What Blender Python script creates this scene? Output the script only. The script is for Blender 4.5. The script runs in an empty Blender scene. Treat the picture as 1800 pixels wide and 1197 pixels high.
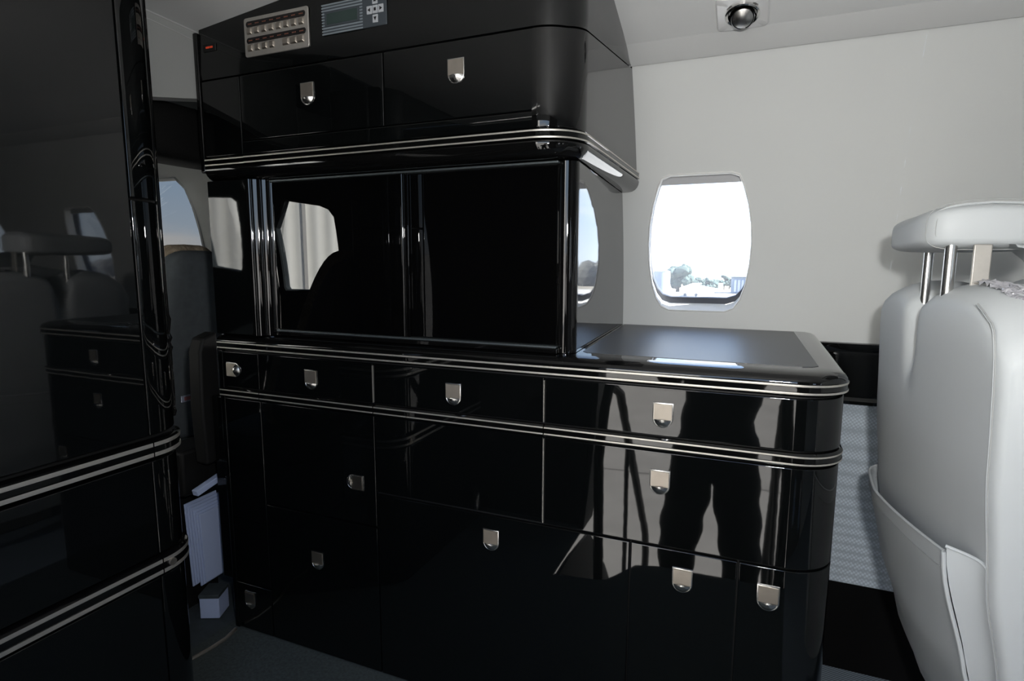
import bpy, bmesh, math, random
from mathutils import Vector, Matrix
random.seed(7)
S = bpy.context.scene
COL = S.collection
# ------------------------------------------------------------------ camera
cam_d = bpy.data.cameras.new('camera'); cam = bpy.data.objects.new('camera', cam_d); COL.objects.link(cam)
cam_d.sensor_width = 36; cam_d.lens = 36*1016/1800; cam_d.clip_start = .02; cam_d.clip_end = 2000
def cam_matrix():
    yaw, pit, rol = (math.radians(a) for a in (22.8, 7.64, -.16))
    f = Vector((-math.sin(yaw)*math.cos(pit), math.cos(yaw)*math.cos(pit), -math.sin(pit)))
    r = Vector((math.cos(yaw), math.sin(yaw), 0)); d = f.cross(r)
    r2 = r*math.cos(rol)+d*math.sin(rol); d2 = -r*math.sin(rol)+d*math.cos(rol)
    m = Matrix((r2, -d2, -f)).transposed().to_4x4(); m.translation = Vector((0, 0, 1.12)); return m
cam.matrix_world = cam_matrix()
S.camera = cam
S.view_settings.view_transform = 'Standard'; S.view_settings.look = 'None'
S.view_settings.exposure = 0; S.view_settings.gamma = 1; S.view_settings.use_curve_mapping = False
# ------------------------------------------------------------------ world sky
W = bpy.data.worlds.new('sky'); S.world = W; W.use_nodes = True
nt = W.node_tree; nt.nodes.clear()
def N(t, **k):
    n = nt.nodes.new(t)
    for a, b in k.items(): setattr(n, a, b)
    return n
tc = N('ShaderNodeTexCoord'); sx = N('ShaderNodeSeparateXYZ'); nt.links.new(tc.outputs['Generated'], sx.inputs[0])
cr = N('ShaderNodeValToRGB'); nt.links.new(sx.outputs['Z'], cr.inputs[0])
e = cr.color_ramp.elements; e[0].position = 0; e[0].color = (.80, .90, 1, 1); e[1].position = .6; e[1].color = (.22, .42, .85, 1)
m_ = e.new(.12); m_.color = (.55, .74, .98, 1)
nz = N('ShaderNodeTexNoise'); nz.inputs['Scale'].default_value = 3.2; nz.inputs['Detail'].default_value = 6
mp = N('ShaderNodeMapping'); mp.inputs['Scale'].default_value = (1, 1, 3); nt.links.new(tc.outputs['Generated'], mp.inputs[0]); nt.links.new(mp.outputs[0], nz.inputs[0])
c2 = N('ShaderNodeValToRGB'); c2.color_ramp.elements[0].position = .5; c2.color_ramp.elements[1].position = .68; nt.links.new(nz.outputs[0], c2.inputs[0])
mx = N('ShaderNodeMix', data_type='RGBA'); nt.links.new(c2.outputs[0], mx.inputs[0]); nt.links.new(cr.outputs[0], mx.inputs[6]); mx.inputs[7].default_value = (1, 1, 1, 1)
bg = N('ShaderNodeBackground'); bg.inputs[1].default_value = 3.3; nt.links.new(mx.outputs[2], bg.inputs[0])
wo = N('ShaderNodeOutputWorld'); nt.links.new(bg.outputs[0], wo.inputs[0])
# ------------------------------------------------------------------ sun and flash
sd = bpy.data.lights.new('sun', 'SUN'); sd.energy = 44; sd.angle = .01; sd.color = (1, .96, .9)
sun = bpy.data.objects.new('sun', sd); COL.objects.link(sun)
sun.rotation_euler = Vector((.68, .03, .73)).to_track_quat('Z', 'Y').to_euler()
FLASH = (.11, .0, 1.27)
fd = bpy.data.lights.new('camera_flash', 'AREA'); fd.shape = 'RECTANGLE'; fd.size = .07; fd.size_y = .045; fd.energy = 11.6; fd.color = (1, .995, .98); fd.spread = math.radians(170)
flash = bpy.data.objects.new('camera_flash', fd); COL.objects.link(flash); flash.location = FLASH
flash.rotation_euler = Vector((.12, -1, .02)).to_track_quat('Z', 'Y').to_euler()
# ------------------------------------------------------------------ materials
MATS = {}
def mat(name, col, rough=.5, metal=0, ior=1.5, coat=0, bump=None, noise=None, emit=None, trans=0, spec=None, aniso=0):
    m = bpy.data.materials.new(name); m.use_nodes = True; t = m.node_tree; b = t.nodes['Principled BSDF']
    b.inputs['Base Color'].default_value = (*col, 1); b.inputs['Roughness'].default_value = rough
    b.inputs['Metallic'].default_value = metal; b.inputs['IOR'].default_value = ior
    b.inputs['Coat Weight'].default_value = coat; b.inputs['Coat Roughness'].default_value = .02
    if spec is not None: b.inputs['Specular IOR Level'].default_value = spec
    if aniso: b.inputs['Anisotropic'].default_value = aniso
    if trans: b.inputs['Transmission Weight'].default_value = trans
    if emit: b.inputs['Emission Color'].default_value = (*emit[0], 1); b.inputs['Emission Strength'].default_value = emit[1]
    co = t.nodes.new('ShaderNodeTexCoord')
    if noise:   # (scale, amount)
        n = t.nodes.new('ShaderNodeTexNoise'); n.inputs['Scale'].default_value = noise[0]; n.inputs['Detail'].default_value = 5
        t.links.new(co.outputs['Object'], n.inputs[0])
        r = t.nodes.new('ShaderNodeValToRGB'); a = noise[1]
        r.color_ramp.elements[0].position = .3; r.color_ramp.elements[1].position = .7
        r.color_ramp.elements[0].color = (*[c*(1-a) for c in col], 1); r.color_ramp.elements[1].color = (*[min(1, c*(1+a)) for c in col], 1)
        t.links.new(n.outputs[0], r.inputs[0]); t.links.new(r.outputs[0], b.inputs['Base Color'])
    if bump:    # (kind, scale, strength, distance)
        if bump[0] == 'noise':
            n = t.nodes.new('ShaderNodeTexNoise'); n.inputs['Scale'].default_value = bump[1]; n.inputs['Detail'].default_value = 4
        elif bump[0] == 'voronoi':
            n = t.nodes.new('ShaderNodeTexVoronoi'); n.inputs['Scale'].default_value = bump[1]
        t.links.new(co.outputs['Object'], n.inputs[0])
        bp = t.nodes.new('ShaderNodeBump'); bp.inputs['Strength'].default_value = bump[2]; bp.inputs['Distance'].default_value = bump[3]
        t.links.new(n.outputs[0], bp.inputs['Height']); t.links.new(bp.outputs[0], b.inputs['Normal'])
    MATS[name] = m; return m
LAC = mat('black_lacquer', (.0022, .0026, .0027), .025, ior=1.56, bump=('noise', 5, .12, .0012))
LACT = mat('black_lacquer_trim', (.003, .003, .003), .03, ior=1.56)
GAP = mat('gap_black', (.002, .002, .002), .6)
SIL = mat('silver_inlay', (.58, .55, .50), .42, .8)
SCOOP = mat('satin_scoop', (.66, .65, .63), .27, 1)
BRUSH = mat('brushed_nickel', (.52, .47, .41), .40, 1, aniso=.6, noise=(60, .05))
CHR = mat('polished_chrome', (.72, .71, .70), .14, 1)
GLS = mat('smoked_glass', (.0015, .0015, .0016), .008, ior=1.62)
SATIN = mat('satin_black_inlay', (.030, .032, .037), .38, ior=1.6, bump=('noise', 900, .08, .0004))
WALLM = mat('ivory_wall_leather', (.59, .60, .59), .5, bump=('noise', 420, .10, .0006), spec=.35)
CEIL = mat('headliner_grey', (.66, .665, .66), .6, bump=('noise', 500, .08, .0005), spec=.3)
CEILB = mat('headliner_shaded_band', (.54, .545, .54), .6, spec=.3)  # band turned from the flash: its shade put into a darker headliner grey
def dots():
    m = bpy.data.materials.new('dotted_fabric'); m.use_nodes = True; t = m.node_tree; b = t.nodes['Principled BSDF']; b.inputs['Roughness'].default_value = .85; b.inputs['Specular IOR Level'].default_value = .2
    co = t.nodes.new('ShaderNodeTexCoord'); mp = t.nodes.new('ShaderNodeMapping'); mp.inputs['Rotation'].default_value = (0, math.radians(38), 0); t.links.new(co.outputs['Object'], mp.inputs[0])
    v = t.nodes.new('ShaderNodeTexVoronoi'); v.inputs['Scale'].default_value = 130; v.inputs['Randomness'].default_value = .12; t.links.new(mp.outputs[0], v.inputs[0])
    r = t.nodes.new('ShaderNodeValToRGB'); r.color_ramp.elements[0].position = .25; r.color_ramp.elements[1].position = .6
    r.color_ramp.elements[0].color = (.62, .69, .75, 1); r.color_ramp.elements[1].color = (.40, .45, .50, 1); t.links.new(v.outputs['Distance'], r.inputs[0]); t.links.new(r.outputs[0], b.inputs['Base Color'])
    return m
TEX = dots()
KICK = mat('black_kick_panel', (.0025, .0025, .0025), .7, spec=.06)
def weave():
    m = bpy.data.materials.new('woven_carpet'); m.use_nodes = True; t = m.node_tree; b = t.nodes['Principled BSDF']
    b.inputs['Roughness'].default_value = .95; b.inputs['Specular IOR Level'].default_value = .1
    co = t.nodes.new('ShaderNodeTexCoord'); mp = t.nodes.new('ShaderNodeMapping'); mp.inputs['Rotation'].default_value = (0, 0, math.radians(45)); t.links.new(co.outputs['Object'], mp.inputs[0])
    w = t.nodes.new('ShaderNodeTexWave'); w.inputs['Scale'].default_value = 55; w.inputs['Distortion'].default_value = 1.5; t.links.new(mp.outputs[0], w.inputs[0])
    r = t.nodes.new('ShaderNodeValToRGB'); r.color_ramp.elements[0].color = (.10, .115, .13, 1); r.color_ramp.elements[1].color = (.25, .30, .34, 1)
    t.links.new(w.outputs[0], r.inputs[0]); t.links.new(r.outputs[0], b.inputs['Base Color']); MATS['woven_carpet'] = m; return m
CARP = weave()
CARP2 = mat('dark_shadowed_carpet', (.055, .066, .066), .95, bump=('noise', 300, .4, .002), spec=.1, noise=(120, .2))  # dark grey-green walkway carpet; its tone also carries the main floor's shadow
LEA = mat('white_seat_leather', (.46, .482, .495), .5, bump=('noise', 260, .12, .0008), spec=.35)
LEAD = mat('stitch_thread', (.34, .35, .35), .7)
CSEAT = mat('charcoal_seat_cloth', (.11, .125, .135), .7, noise=(40, .1), spec=.25)
CKW = mat('cockpit_lining', (.40, .41, .40), .6, bump=('noise', 200, .1, .001))
CKD = mat('cockpit_charcoal', (.045, .055, .06), .7, noise=(40, .15), spec=.25)
BLK = mat('matt_black', (.006, .006, .006), .6, spec=.25)
RUB = mat('window_gasket', (.05, .055, .07), .5)
SHADE = mat('window_shade', (.42, .42, .43), .7)
WHT = mat('white_paint', (.72, .72, .70), .5)
FLE = mat('sheepskin', (.42, .34, .25), .95, bump=('noise', 90, .9, .01), noise=(30, .3))
PAPER = mat('pale_blue_paper', (.42, .50, .72), .8)
SKIN = mat('skin', (.52, .32, .23), .5, noise=(20, .08))
TRO = mat('black_trousers', (.010, .010, .011), .9, noise=(25, .2), spec=.15)
SHI = mat('dark_shirt', (.014, .015, .02), .9, noise=(25, .2), spec=.15)
HAIR = mat('brown_hair', (.05, .03, .018), .6, bump=('noise', 90, .5, .004))
SHOE = mat('black_shoe', (.01, .01, .01), .35)
CAMB = mat('camera_plastic', (.015, .015, .015), .5, bump=('noise', 500, .2, .0006))
LCD = mat('lcd_grey_green', (.03, .05, .046), .25)
PANG = mat('panel_slate', (.045, .055, .065), .5)
STRI = mat('panel_stripe', (.20, .235, .26), .5)
BTN = mat('button_cap', (.42, .44, .47), .45)
RED = mat('red_sign_lit', (.3, .02, .01), .5, emit=((1, .10, .03), .28))
def concrete():
    m = mat('apron_concrete', (.30, .29, .27), .9, noise=(2.5, .08), spec=.1); t = m.node_tree
    b = t.nodes['Principled BSDF']; src = b.inputs['Base Color'].links[0].from_socket
    co = t.nodes.new('ShaderNodeTexCoord'); br = t.nodes.new('ShaderNodeTexBrick'); br.offset = 0; br.inputs['Scale'].default_value = .22
    br.inputs['Brick Width'].default_value = 1; br.inputs['Row Height'].default_value = 1; br.inputs['Mortar Size'].default_value = .004
    br.inputs['Color1'].default_value = (1, 1, 1, 1); br.inputs['Color2'].default_value = (.92, .92, .92, 1); br.inputs['Mortar'].default_value = (.3, .3, .3, 1)
    t.links.new(co.outputs['Object'], br.inputs[0]); x = t.nodes.new('ShaderNodeMix'); x.data_type = 'RGBA'; x.blend_type = 'MULTIPLY'; x.inputs[0].default_value = 1
    t.links.new(src, x.inputs[6]); t.links.new(br.outputs[0], x.inputs[7]); t.links.new(x.outputs[2], b.inputs['Base Color']); return m
CONC = concrete()
FIELD = mat('dry_field', (.17, .155, .125), .95, noise=(.05, .3), spec=.1)
LEAF = mat('tree_leaves', (.034, .052, .048), .85, noise=(.8, .4), spec=.15)
BARK = mat('tree_bark', (.06, .045, .03), .9)
BLDW = mat('building_white', (.15, .18, .225), .8)
BLDG = mat('building_grey', (.10, .11, .13), .8)
def hangar_mat():
    m = mat('corrugated_white_steel', (.78, .77, .72), .6); t = m.node_tree; b = t.nodes['Principled BSDF']
    co = t.nodes.new('ShaderNodeTexCoord'); w = t.nodes.new('ShaderNodeTexWave'); w.inputs['Scale'].default_value = 1.3
    t.links.new(co.outputs['Object'], w.inputs[0]); r = t.nodes.new('ShaderNodeValToRGB')
    r.color_ramp.elements[0].color = (.66, .65, .60, 1); r.color_ramp.elements[1].color = (.80, .79, .74, 1)
    t.links.new(w.outputs[0], r.inputs[0]); t.links.new(r.outputs[0], b.inputs['Base Color'])
    bp = t.nodes.new('ShaderNodeBump'); bp.inputs['Strength'].default_value = .6; bp.inputs['Distance'].default_value = .05
    t.links.new(w.outputs[0], bp.inputs['Height']); t.links.new(bp.outputs[0], b.inputs['Normal']); return m
HANG = hangar_mat()
def glass_mat(name, tint, refl=.5, milk=0):
    m = bpy.data.materials.new(name); m.use_nodes = True; t = m.node_tree; t.nodes.clear()
    tr = t.nodes.new('ShaderNodeBsdfTransparent'); tr.inputs[0].default_value = (*tint, 1)
    gl = t.nodes.new('ShaderNodeBsdfGlossy'); gl.inputs['Roughness'].default_value = .02
    fr = t.nodes.new('ShaderNodeFresnel'); fr.inputs[0].default_value = 1.35
    mm = t.nodes.new('ShaderNodeMath'); mm.operation = 'MULTIPLY'; mm.inputs[1].default_value = refl; t.links.new(fr.outputs[0], mm.inputs[0])
    mi = t.nodes.new('ShaderNodeMixShader'); t.links.new(mm.outputs[0], mi.inputs[0]); t.links.new(tr.outputs[0], mi.inputs[1]); t.links.new(gl.outputs[0], mi.inputs[2])
    if milk:
        tl = t.nodes.new('ShaderNodeBsdfTranslucent'); tl.inputs[0].default_value = (.9, .95, 1, 1); m3 = t.nodes.new('ShaderNodeMixShader'); m3.inputs[0].default_value = milk
        t.links.new(mi.outputs[0], m3.inputs[1]); t.links.new(tl.outputs[0], m3.inputs[2]); mi = m3
    o = t.nodes.new('ShaderNodeOutputMaterial'); t.links.new(mi.outputs[0], o.inputs[0]); return m
PANE = glass_mat('window_acrylic', (.93, .95, .96))
HAZY = glass_mat('glare_haze_acrylic', (.90, .93, .95), milk=.085)  # milk puts the glare and haze of the outside view into the pane
PANET = glass_mat('dark_tinted_acrylic', (.098, .098, .098), 1)
BEZ = mat('clear_bezel', (.62, .62, .62), .15, coat=.5)
PSIL = mat('panel_silver', (.42, .40, .37), .42, .55, noise=(80, .05))
FILM = mat('crinkled_clear_film', (.42, .42, .45), .12, .3, bump=('noise', 70, 1, .01))
# ------------------------------------------------------------------ geometry helpers
def link(name, bm, mats, parent=None, smooth=True, auto=35, bevel=0):
    me = bpy.data.meshes.new(name); bm.normal_update(); bm.to_mesh(me); bm.free()
    for m in (mats if isinstance(mats, (list, tuple)) else [mats]): me.materials.append(m)
    o = bpy.data.objects.new(name, me); COL.objects.link(o)
    if parent is not None:
        o.parent = parent
        o.matrix_parent_inverse = Matrix.Translation(parent.location).inverted() if getattr(parent, 'type', '') == 'EMPTY' and parent.rotation_euler.z == 0 else Matrix.Identity(4)
    if smooth:
        for p in me.polygons: p.use_smooth = True
        me.set_sharp_from_angle(angle=math.radians(auto))
    if bevel:
        b = o.modifiers.new('bevel', 'BEVEL'); b.width = bevel; b.segments = 3; b.limit_method = 'ANGLE'; b.angle_limit = math.radians(40); b.harden_normals = False
    if smooth and name not in ('fluted_jamb', 'corner_post', 'handrail') and me.materials[0].name.startswith(('black_lacquer', 'polished', 'smoked')):
        w = o.modifiers.new('weighted_normal', 'WEIGHTED_NORMAL'); w.keep_sharp = True; w.weight = 100
    return o
def empty(name, loc, label=None, cat=None, group=None):
    o = bpy.data.objects.new(name, None); COL.objects.link(o); o.location = loc; o.empty_display_size = .05
    tag(o, label, cat, group); return o
def tag(o, label=None, cat=None, group=None, kind=None):
    if label: o['label'] = label
    if cat: o['category'] = cat
    if group: o['group'] = group
    if kind: o['kind'] = kind
    return o
def box(bm, x0, x1, y0, y1, z0, z1, mi=0, M=None):
    vs = [bm.verts.new((x, y, z)) for x in (x0, x1) for y in (y0, y1) for z in (z0, z1)]
    for f in ((0, 1, 3, 2), (4, 6, 7, 5), (0, 4, 5, 1), (2, 3, 7, 6), (0, 2, 6, 4), (1, 5, 7, 3)):
        bm.faces.new([vs[i] for i in f]).material_index = mi
    if M is not None:
        for v in vs: v.co = M @ v.co
    return vs
def tube(bm, pts, r, seg=10, mi=0, cap=True):
    pts = [Vector(p) for p in pts]; rings = []
    rr = r if isinstance(r, (list, tuple)) else [r]*len(pts)
    up = None
    for i, p in enumerate(pts):
        d = (pts[min(i+1, len(pts)-1)]-pts[max(i-1, 0)]).normalized()
        if up is None: up = Vector((0, 0, 1)) if abs(d.z) < .9 else Vector((1, 0, 0))
        a = d.cross(up).normalized(); b = a.cross(d); up = b
        rings.append([bm.verts.new(p+(a*math.cos(2*math.pi*k/seg)+b*math.sin(2*math.pi*k/seg))*rr[i]) for k in range(seg)])
    for i in range(len(rings)-1):
        for k in range(seg):
            bm.faces.new((rings[i][k], rings[i][(k+1) % seg], rings[i+1][(k+1) % seg], rings[i+1][k])).material_index = mi
    if cap:
        bm.faces.new(rings[0]).material_index = mi; bm.faces.new(rings[-1][::-1]).material_index = mi
def wallY(z): return .2+math.sqrt(max(.01, 1.76**2-(z-.87)**2))
def leftY(z): return -.12+1.76-math.sqrt(max(.01, 1.76**2-(z-.87)**2))
CP = [(.90, 1.835), (1.2, 1.825), (1.48, 1.797), (1.70, 1.725), (1.759, 1.684)]
def ceilZ(y, x=0):
    y = .92+abs(y-.92)
    z = CP[0][1]
    for (a, za), (b, zb) in zip(CP, CP[1:]):
        if a <= y <= b: z = za+(zb-za)*(y-a)/(b-a)
    if y > CP[-1][0]: z = CP[-1][1]
    if x < -.66: z -= .105*min(.86, -.66-x)*(1 if y < 1.7 else .2)
    return z
def path_pts(p0, corner, r, p1, n=10):
    """polyline p0 -> rounded corner -> p1 ; returns (pts, normals) with normals pointing outwards (to the right of travel reversed)"""
    p0, c, p1 = Vector(p0), Vector(corner), Vector(p1)
    d0 = (c-p0).normalized(); d1 = (p1-c).normalized()
    a = c-d0*r; b = c+d1*r; ctr = a+d1*r
    pts = [p0]; L = (a-p0).length; k = max(1, int(L/.25))
    for i in range(1, k+1): pts.append(p0+(a-p0)*i/k)
    for i in range(1, n+1):
        t = i/n*math.pi/2; pts.append(ctr-d1*r*math.cos(t)+d0*r*math.sin(t))
    L = (p1-b).length; k = max(1, int(L/.25))
    for i in range(1, k+1): pts.append(b+(p1-b)*i/k)
    return pts
class Path:
    def __init__(s, p0, corner, r, p1, n=12):
        s.p = path_pts(p0, corner, r, p1, n); s.s = [0]
        for a, b in zip(s.p, s.p[1:]): s.s.append(s.s[-1]+(b-a).length)
        d0 = (Vector(corner)-Vector(p0)).normalized(); d1 = (Vector(p1)-Vector(corner)).normalized()
        s.n0 = -d1; s.n1 = d0; s.d0 = d0; s.len = s.s[-1]
        s.a0 = (Vector(corner)-Vector(p0)).length-r; s.arc = r*math.pi/2; s.r = r; s.ctr = Vector(corner)-d0*r+d1*r; s.P0 = Vector(p0); s.d1 = d1
    def at(s, t):
        if t <= s.a0: return s.P0+s.d0*t, s.n0
        if t <= s.a0+s.arc:
            g = (t-s.a0)/s.arc*math.pi/2; n = s.n0*math.cos(g)+s.n1*math.sin(g); return s.ctr+n*s.r, n
        return s.ctr+s.n1*s.r+s.d1*(t-s.a0-s.arc), s.n1
    def samples(s, t0, t1):
        out = [t0]
        base = [s.a0+s.arc*i/14 for i in range(15)] + [s.a0*i/5 for i in range(1, 5)]
        out += sorted(t for t in base if t0+1e-4 < t < t1-1e-4)+[t1]; return out
def sweep(bm, path, t0, t1, prof, mi=0, clamp=False, caps=True, mis=None):
    """prof: closed list of (offset outwards, z)"""
    rings = []
    for t in path.samples(t0, t1):
        p, n = path.at(t); ring = []
        for o, z in prof:
            q = p+n*o; y = q.y
            if clamp: y = min(y, wallY(z)-.002)
            ring.append(bm.verts.new((q.x, y, z)))
        rings.append(ring)
    k = len(prof)
    for a, b in zip(rings, rings[1:]):
        for i in range(k):
            f = bm.faces.new((a[i], a[(i+1) % k], b[(i+1) % k], b[i])); f.material_index = mis[i] if mis else mi
    if caps:
        bm.faces.new(rings[0][::-1]).material_index = mi; bm.faces.new(rings[-1]).material_index = mi
def panel_prof(z0, z1, o=0, th=.018, b=.0025):
    """front panel slab section with eased edges"""
    return [(o-th, z0), (o-b*1.0, z0), (o-b*.3, z0+b*.3), (o, z0+b), (o, z1-b), (o-b*.3, z1-b*.3), (o-b, z1), (o-th, z1)]
def panel(name, path, t0, t1, z0, z1, parent, m=None, o=0, g=.0015, clamp=True):
    """one lacquered front with eased edges on all four sides"""
    bm = bmesh.new(); t0 += g; t1 -= g; z0 += g; z1 -= g; b = .0022
    ts = path.samples(t0, t1)
    ts = [t0, t0+b*.3, t0+b]+[t for t in ts if t0+b < t < t1-b]+[t1-b, t1-b*.3, t1]
    rings = []
    for i, t in enumerate(ts):
        ins = b if i in (0, len(ts)-1) else (b*.3 if i in (1, len(ts)-2) else 0)
        p, n = path.at(t); ring = []
        for off, z in panel_prof(z0, z1, o, b=b):
            off = min(off, o-ins); q = p+n*off; y = q.y
            if clamp: y = min(y, wallY(z)-.002)
            ring.append(bm.verts.new((q.x, y, z)))
        rings.append(ring)
    k = len(rings[0])
    for a, c in zip(rings, rings[1:]):
        for i in range(k): bm.faces.new((a[i], a[(i+1) % k], c[(i+1) % k], c[i]))
    bm.faces.new(rings[0][::-1]); bm.faces.new(rings[-1])
    bmesh.ops.recalc_face_normals(bm, faces=bm.faces)
    return link(name, bm, m or LAC, parent, auto=50)
# ---- nickel pull: square brushed plate above a polished thumb scoop, inside a rim
def pull_mesh():
    bm = bmesh.new(); w = .0195; h = .019
    # u-shaped rim in local x (width), z (height), y (out = -y)
    outl = [(-w, h*1.6)]+[(-w, 0)]+[(-w*math.cos(a), -w*math.sin(a)) for a in [math.pi*i/16 for i in range(1, 16)]]+[(w, 0), (w, h*1.6)]
    def ring(sc, y): return [bm.verts.new((x*sc, y, (z-.006)*sc+.006)) for x, z in outl]
    a = ring(1.07, 0.0); b = ring(1.07, -.0016); c = ring(1.0, -.0022); d = ring(.97, -.0010)
    k = len(outl)
    for r0, r1 in ((a, b), (b, c), (c, d)):
        for i in range(k): bm.faces.new((r0[i], r0[(i+1) % k], r1[(i+1) % k], r1[i])).material_index = 1
    bm.faces.new(d).material_index = 1
    box(bm, -w*.93, w*.93, -.0042, -.0008, -.003, h*1.6-.001, 0)
    # scoop: bulging half-bowl
    rows = []
    for j in range(6):
        f = j/5; row = []
        for i in range(17):
            a_ = math.pi*i/16; rr = w*.93*(1-f*.98)
            row.append(bm.verts.new((-rr*math.cos(a_), -.0012-.0095*math.sin(f*math.pi/2), -.0035-rr*math.sin(a_)*.95)))
        rows.append(row)
    for r0, r1 in zip(rows, rows[1:]):
        for i in range(16): bm.faces.new((r0[i], r0[i+1], r1[i+1], r1[i])).material_index = 1
    bmesh.ops.recalc_face_normals(bm, faces=bm.faces)
    me = bpy.data.meshes.new('pull'); bm.to_mesh(me); bm.free(); me.materials.append(BRUSH); me.materials.append(SCOOP)
    for p in me.polygons: p.use_smooth = True
    me.set_sharp_from_angle(angle=math.radians(35)); return me
PULL = pull_mesh()
def pull(x, z, parent, rot=0, y=1.1995, mesh=None):
    o = bpy.data.objects.new('handle', PULL); COL.objects.link(o); o.parent = parent
    dx, dz = {0: (0, -.0045), 1: (.0045, 0), -1: (-.0045, 0)}[rot]
    o.location = (x+dx, y, z+dz); o.rotation_euler = (0, -rot*math.pi/2, 0); return o
# ------------------------------------------------------------------ ROOM SHELL
def win_outline(cx, n=72, s=1.0):
    """barrel-shaped window outline, (x, z), centre height 1.182"""
    key = [(-.088, 1.3865), (.088, 1.3865), (.112, 1.378), (.124, 1.352), (.1395, 1.30), (.150, 1.24), (.1535, 1.18), (.151, 1.12), (.142, 1.055), (.127, 1.008), (.110, .982), (.085, .971),
           (-.085, .971), (-.110, .982), (-.127, 1.008), (-.142, 1.055), (-.151, 1.12), (-.1535, 1.18), (-.150, 1.24), (-.1395, 1.30), (-.124, 1.352), (-.112, 1.378)]
    out = []
    for (x0, z0), (x1, z1) in zip(key, key[1:]+key[:1]):
        for k in range(3): out.append((cx+(x0+(x1-x0)*k/3)*s, 1.18+(z0+(z1-z0)*k/3-1.18)*s))
    return out
def holed(bm, rect, outl, fn, mi=0, rings=7, lip=None):
    """grid between a hole outline and a rectangle, both in (x,z); fn maps to 3D"""
    x0, x1, z0, z1 = rect; cx = sum(p[0] for p in outl)/len(outl); cz = sum(p[1] for p in outl)/len(outl)
    corners = [(x0, z0), (x1, z0), (x1, z1), (x0, z1)]
    ang = lambda p: math.atan2(p[1]-cz, p[0]-cx)
    def ray_rect(a):
        dx, dz = math.cos(a), math.sin(a); t = 1e9
        for v, c, lo, hi in ((dx, cx, x0, x1), (dz, cz, z0, z1)):
            if abs(v) > 1e-9: t = min(t, ((hi if v > 0 else lo)-c)/v)
        return (cx+dx*t, cz+dz*t)
    def ray_out(a):
        n = len(outl); best = None
        d = (math.cos(a), math.sin(a))
        for i in range(n):
            p, q = outl[i], outl[(i+1) % n]; ex, ez = q[0]-p[0], q[1]-p[1]
            den = d[0]*ez-d[1]*ex
            if abs(den) < 1e-12: continue
            t = ((p[0]-cx)*ez-(p[1]-cz)*ex)/den; u = ((p[0]-cx)*d[1]-(p[1]-cz)*d[0])/den
            if t > 0 and -1e-6 <= u <= 1+1e-6: best = (cx+d[0]*t, cz+d[1]*t)
        return best
    A = sorted([ang(p) for p in outl]+[ang(p) for p in corners]); A = [a for i, a in enumerate(A) if i == 0 or a-A[i-1] > 1e-5]
    cols = []
    for a in A:
        i_, o_ = ray_out(a), ray_rect(a); cols.append([bm.verts.new(fn(i_[0]+(o_[0]-i_[0])*((k/rings)**1.6), i_[1]+(o_[1]-i_[1])*((k/rings)**1.6))) for k in range(rings+1)])
    for j in range(len(cols)):
        a, b = cols[j], cols[(j+1) % len(cols)]
        for k in range(rings): bm.faces.new((a[k], b[k], b[k+1], a[k+1])).material_index = mi
    return cols
def grid(bm, xs, zs, fn, mi=0):
    V = [[bm.verts.new(fn(x, z)) for z in zs] for x in xs]
    for a, b in zip(V, V[1:]):
        for i in range(len(zs)-1): bm.faces.new((a[i], b[i], b[i+1], a[i+1])).material_index = mi
def lin(a, b, n): return [a+(b-a)*i/n for i in range(n+1)]
R_ = lambda x, z: (x, wallY(z), z)
L_ = lambda x, z: (x, leftY(z), z)
bm = bmesh.new()
cuts = [(-.70, .35, -.175), (.65, 1.40, 1.0), (1.40, 2.25, 1.85), (2.25, 3.1, 2.7)]
for x0, x1, cx in cuts: holed(bm, (x0, x1, .885, 1.686), win_outline(cx, s=1.03), R_)
for x0, x1 in ((-1.52, -.70), (.35, .65), (3.1, 4.2)): grid(bm, lin(x0, x1, 2), lin(.885, 1.686, 12), R_)
tag(link('wall_right', bm, WALLM, auto=60), kind='structure')
bm = bmesh.new()
grid(bm, lin(-1.52, 4.2, 6), lin(.198, .708, 10), R_)
tag(link('wall_right', bm, TEX, auto=60), kind='structure')
bm = bmesh.new()   # black sidewall rail below the ivory panel
prof = [(.706, 0), (.706, -.012), (.716, -.016), (.726, -.010), (.736, -.014), (.85, -.014), (.862, -.010), (.872, -.016), (.886, -.016), (.888, -.006), (.888, 0)]
xs = lin(.178, 4.2, 6); V = [[bm.verts.new((x, wallY(z)+d, z)) for z, d in prof] for x in xs]
for a, b in zip(V, V[1:]):
    for i in range(len(prof)-1): bm.faces.new((a[i], a[i+1], b[i+1], b[i]))
bm.faces.new(V[0]); bm.faces.new(V[-1][::-1])
tag(link('trim_1', bm, LACT), kind='structure')
bm = bmesh.new(); xs = lin(-1.52, 4.2, 6)
grid(bm, xs, lin(0, .2, 5), lambda x, z: (x, wallY(z)-.012 if z < .199 else wallY(z), z))
tag(link('baseboard_right', bm, KICK), kind='structure')
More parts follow.
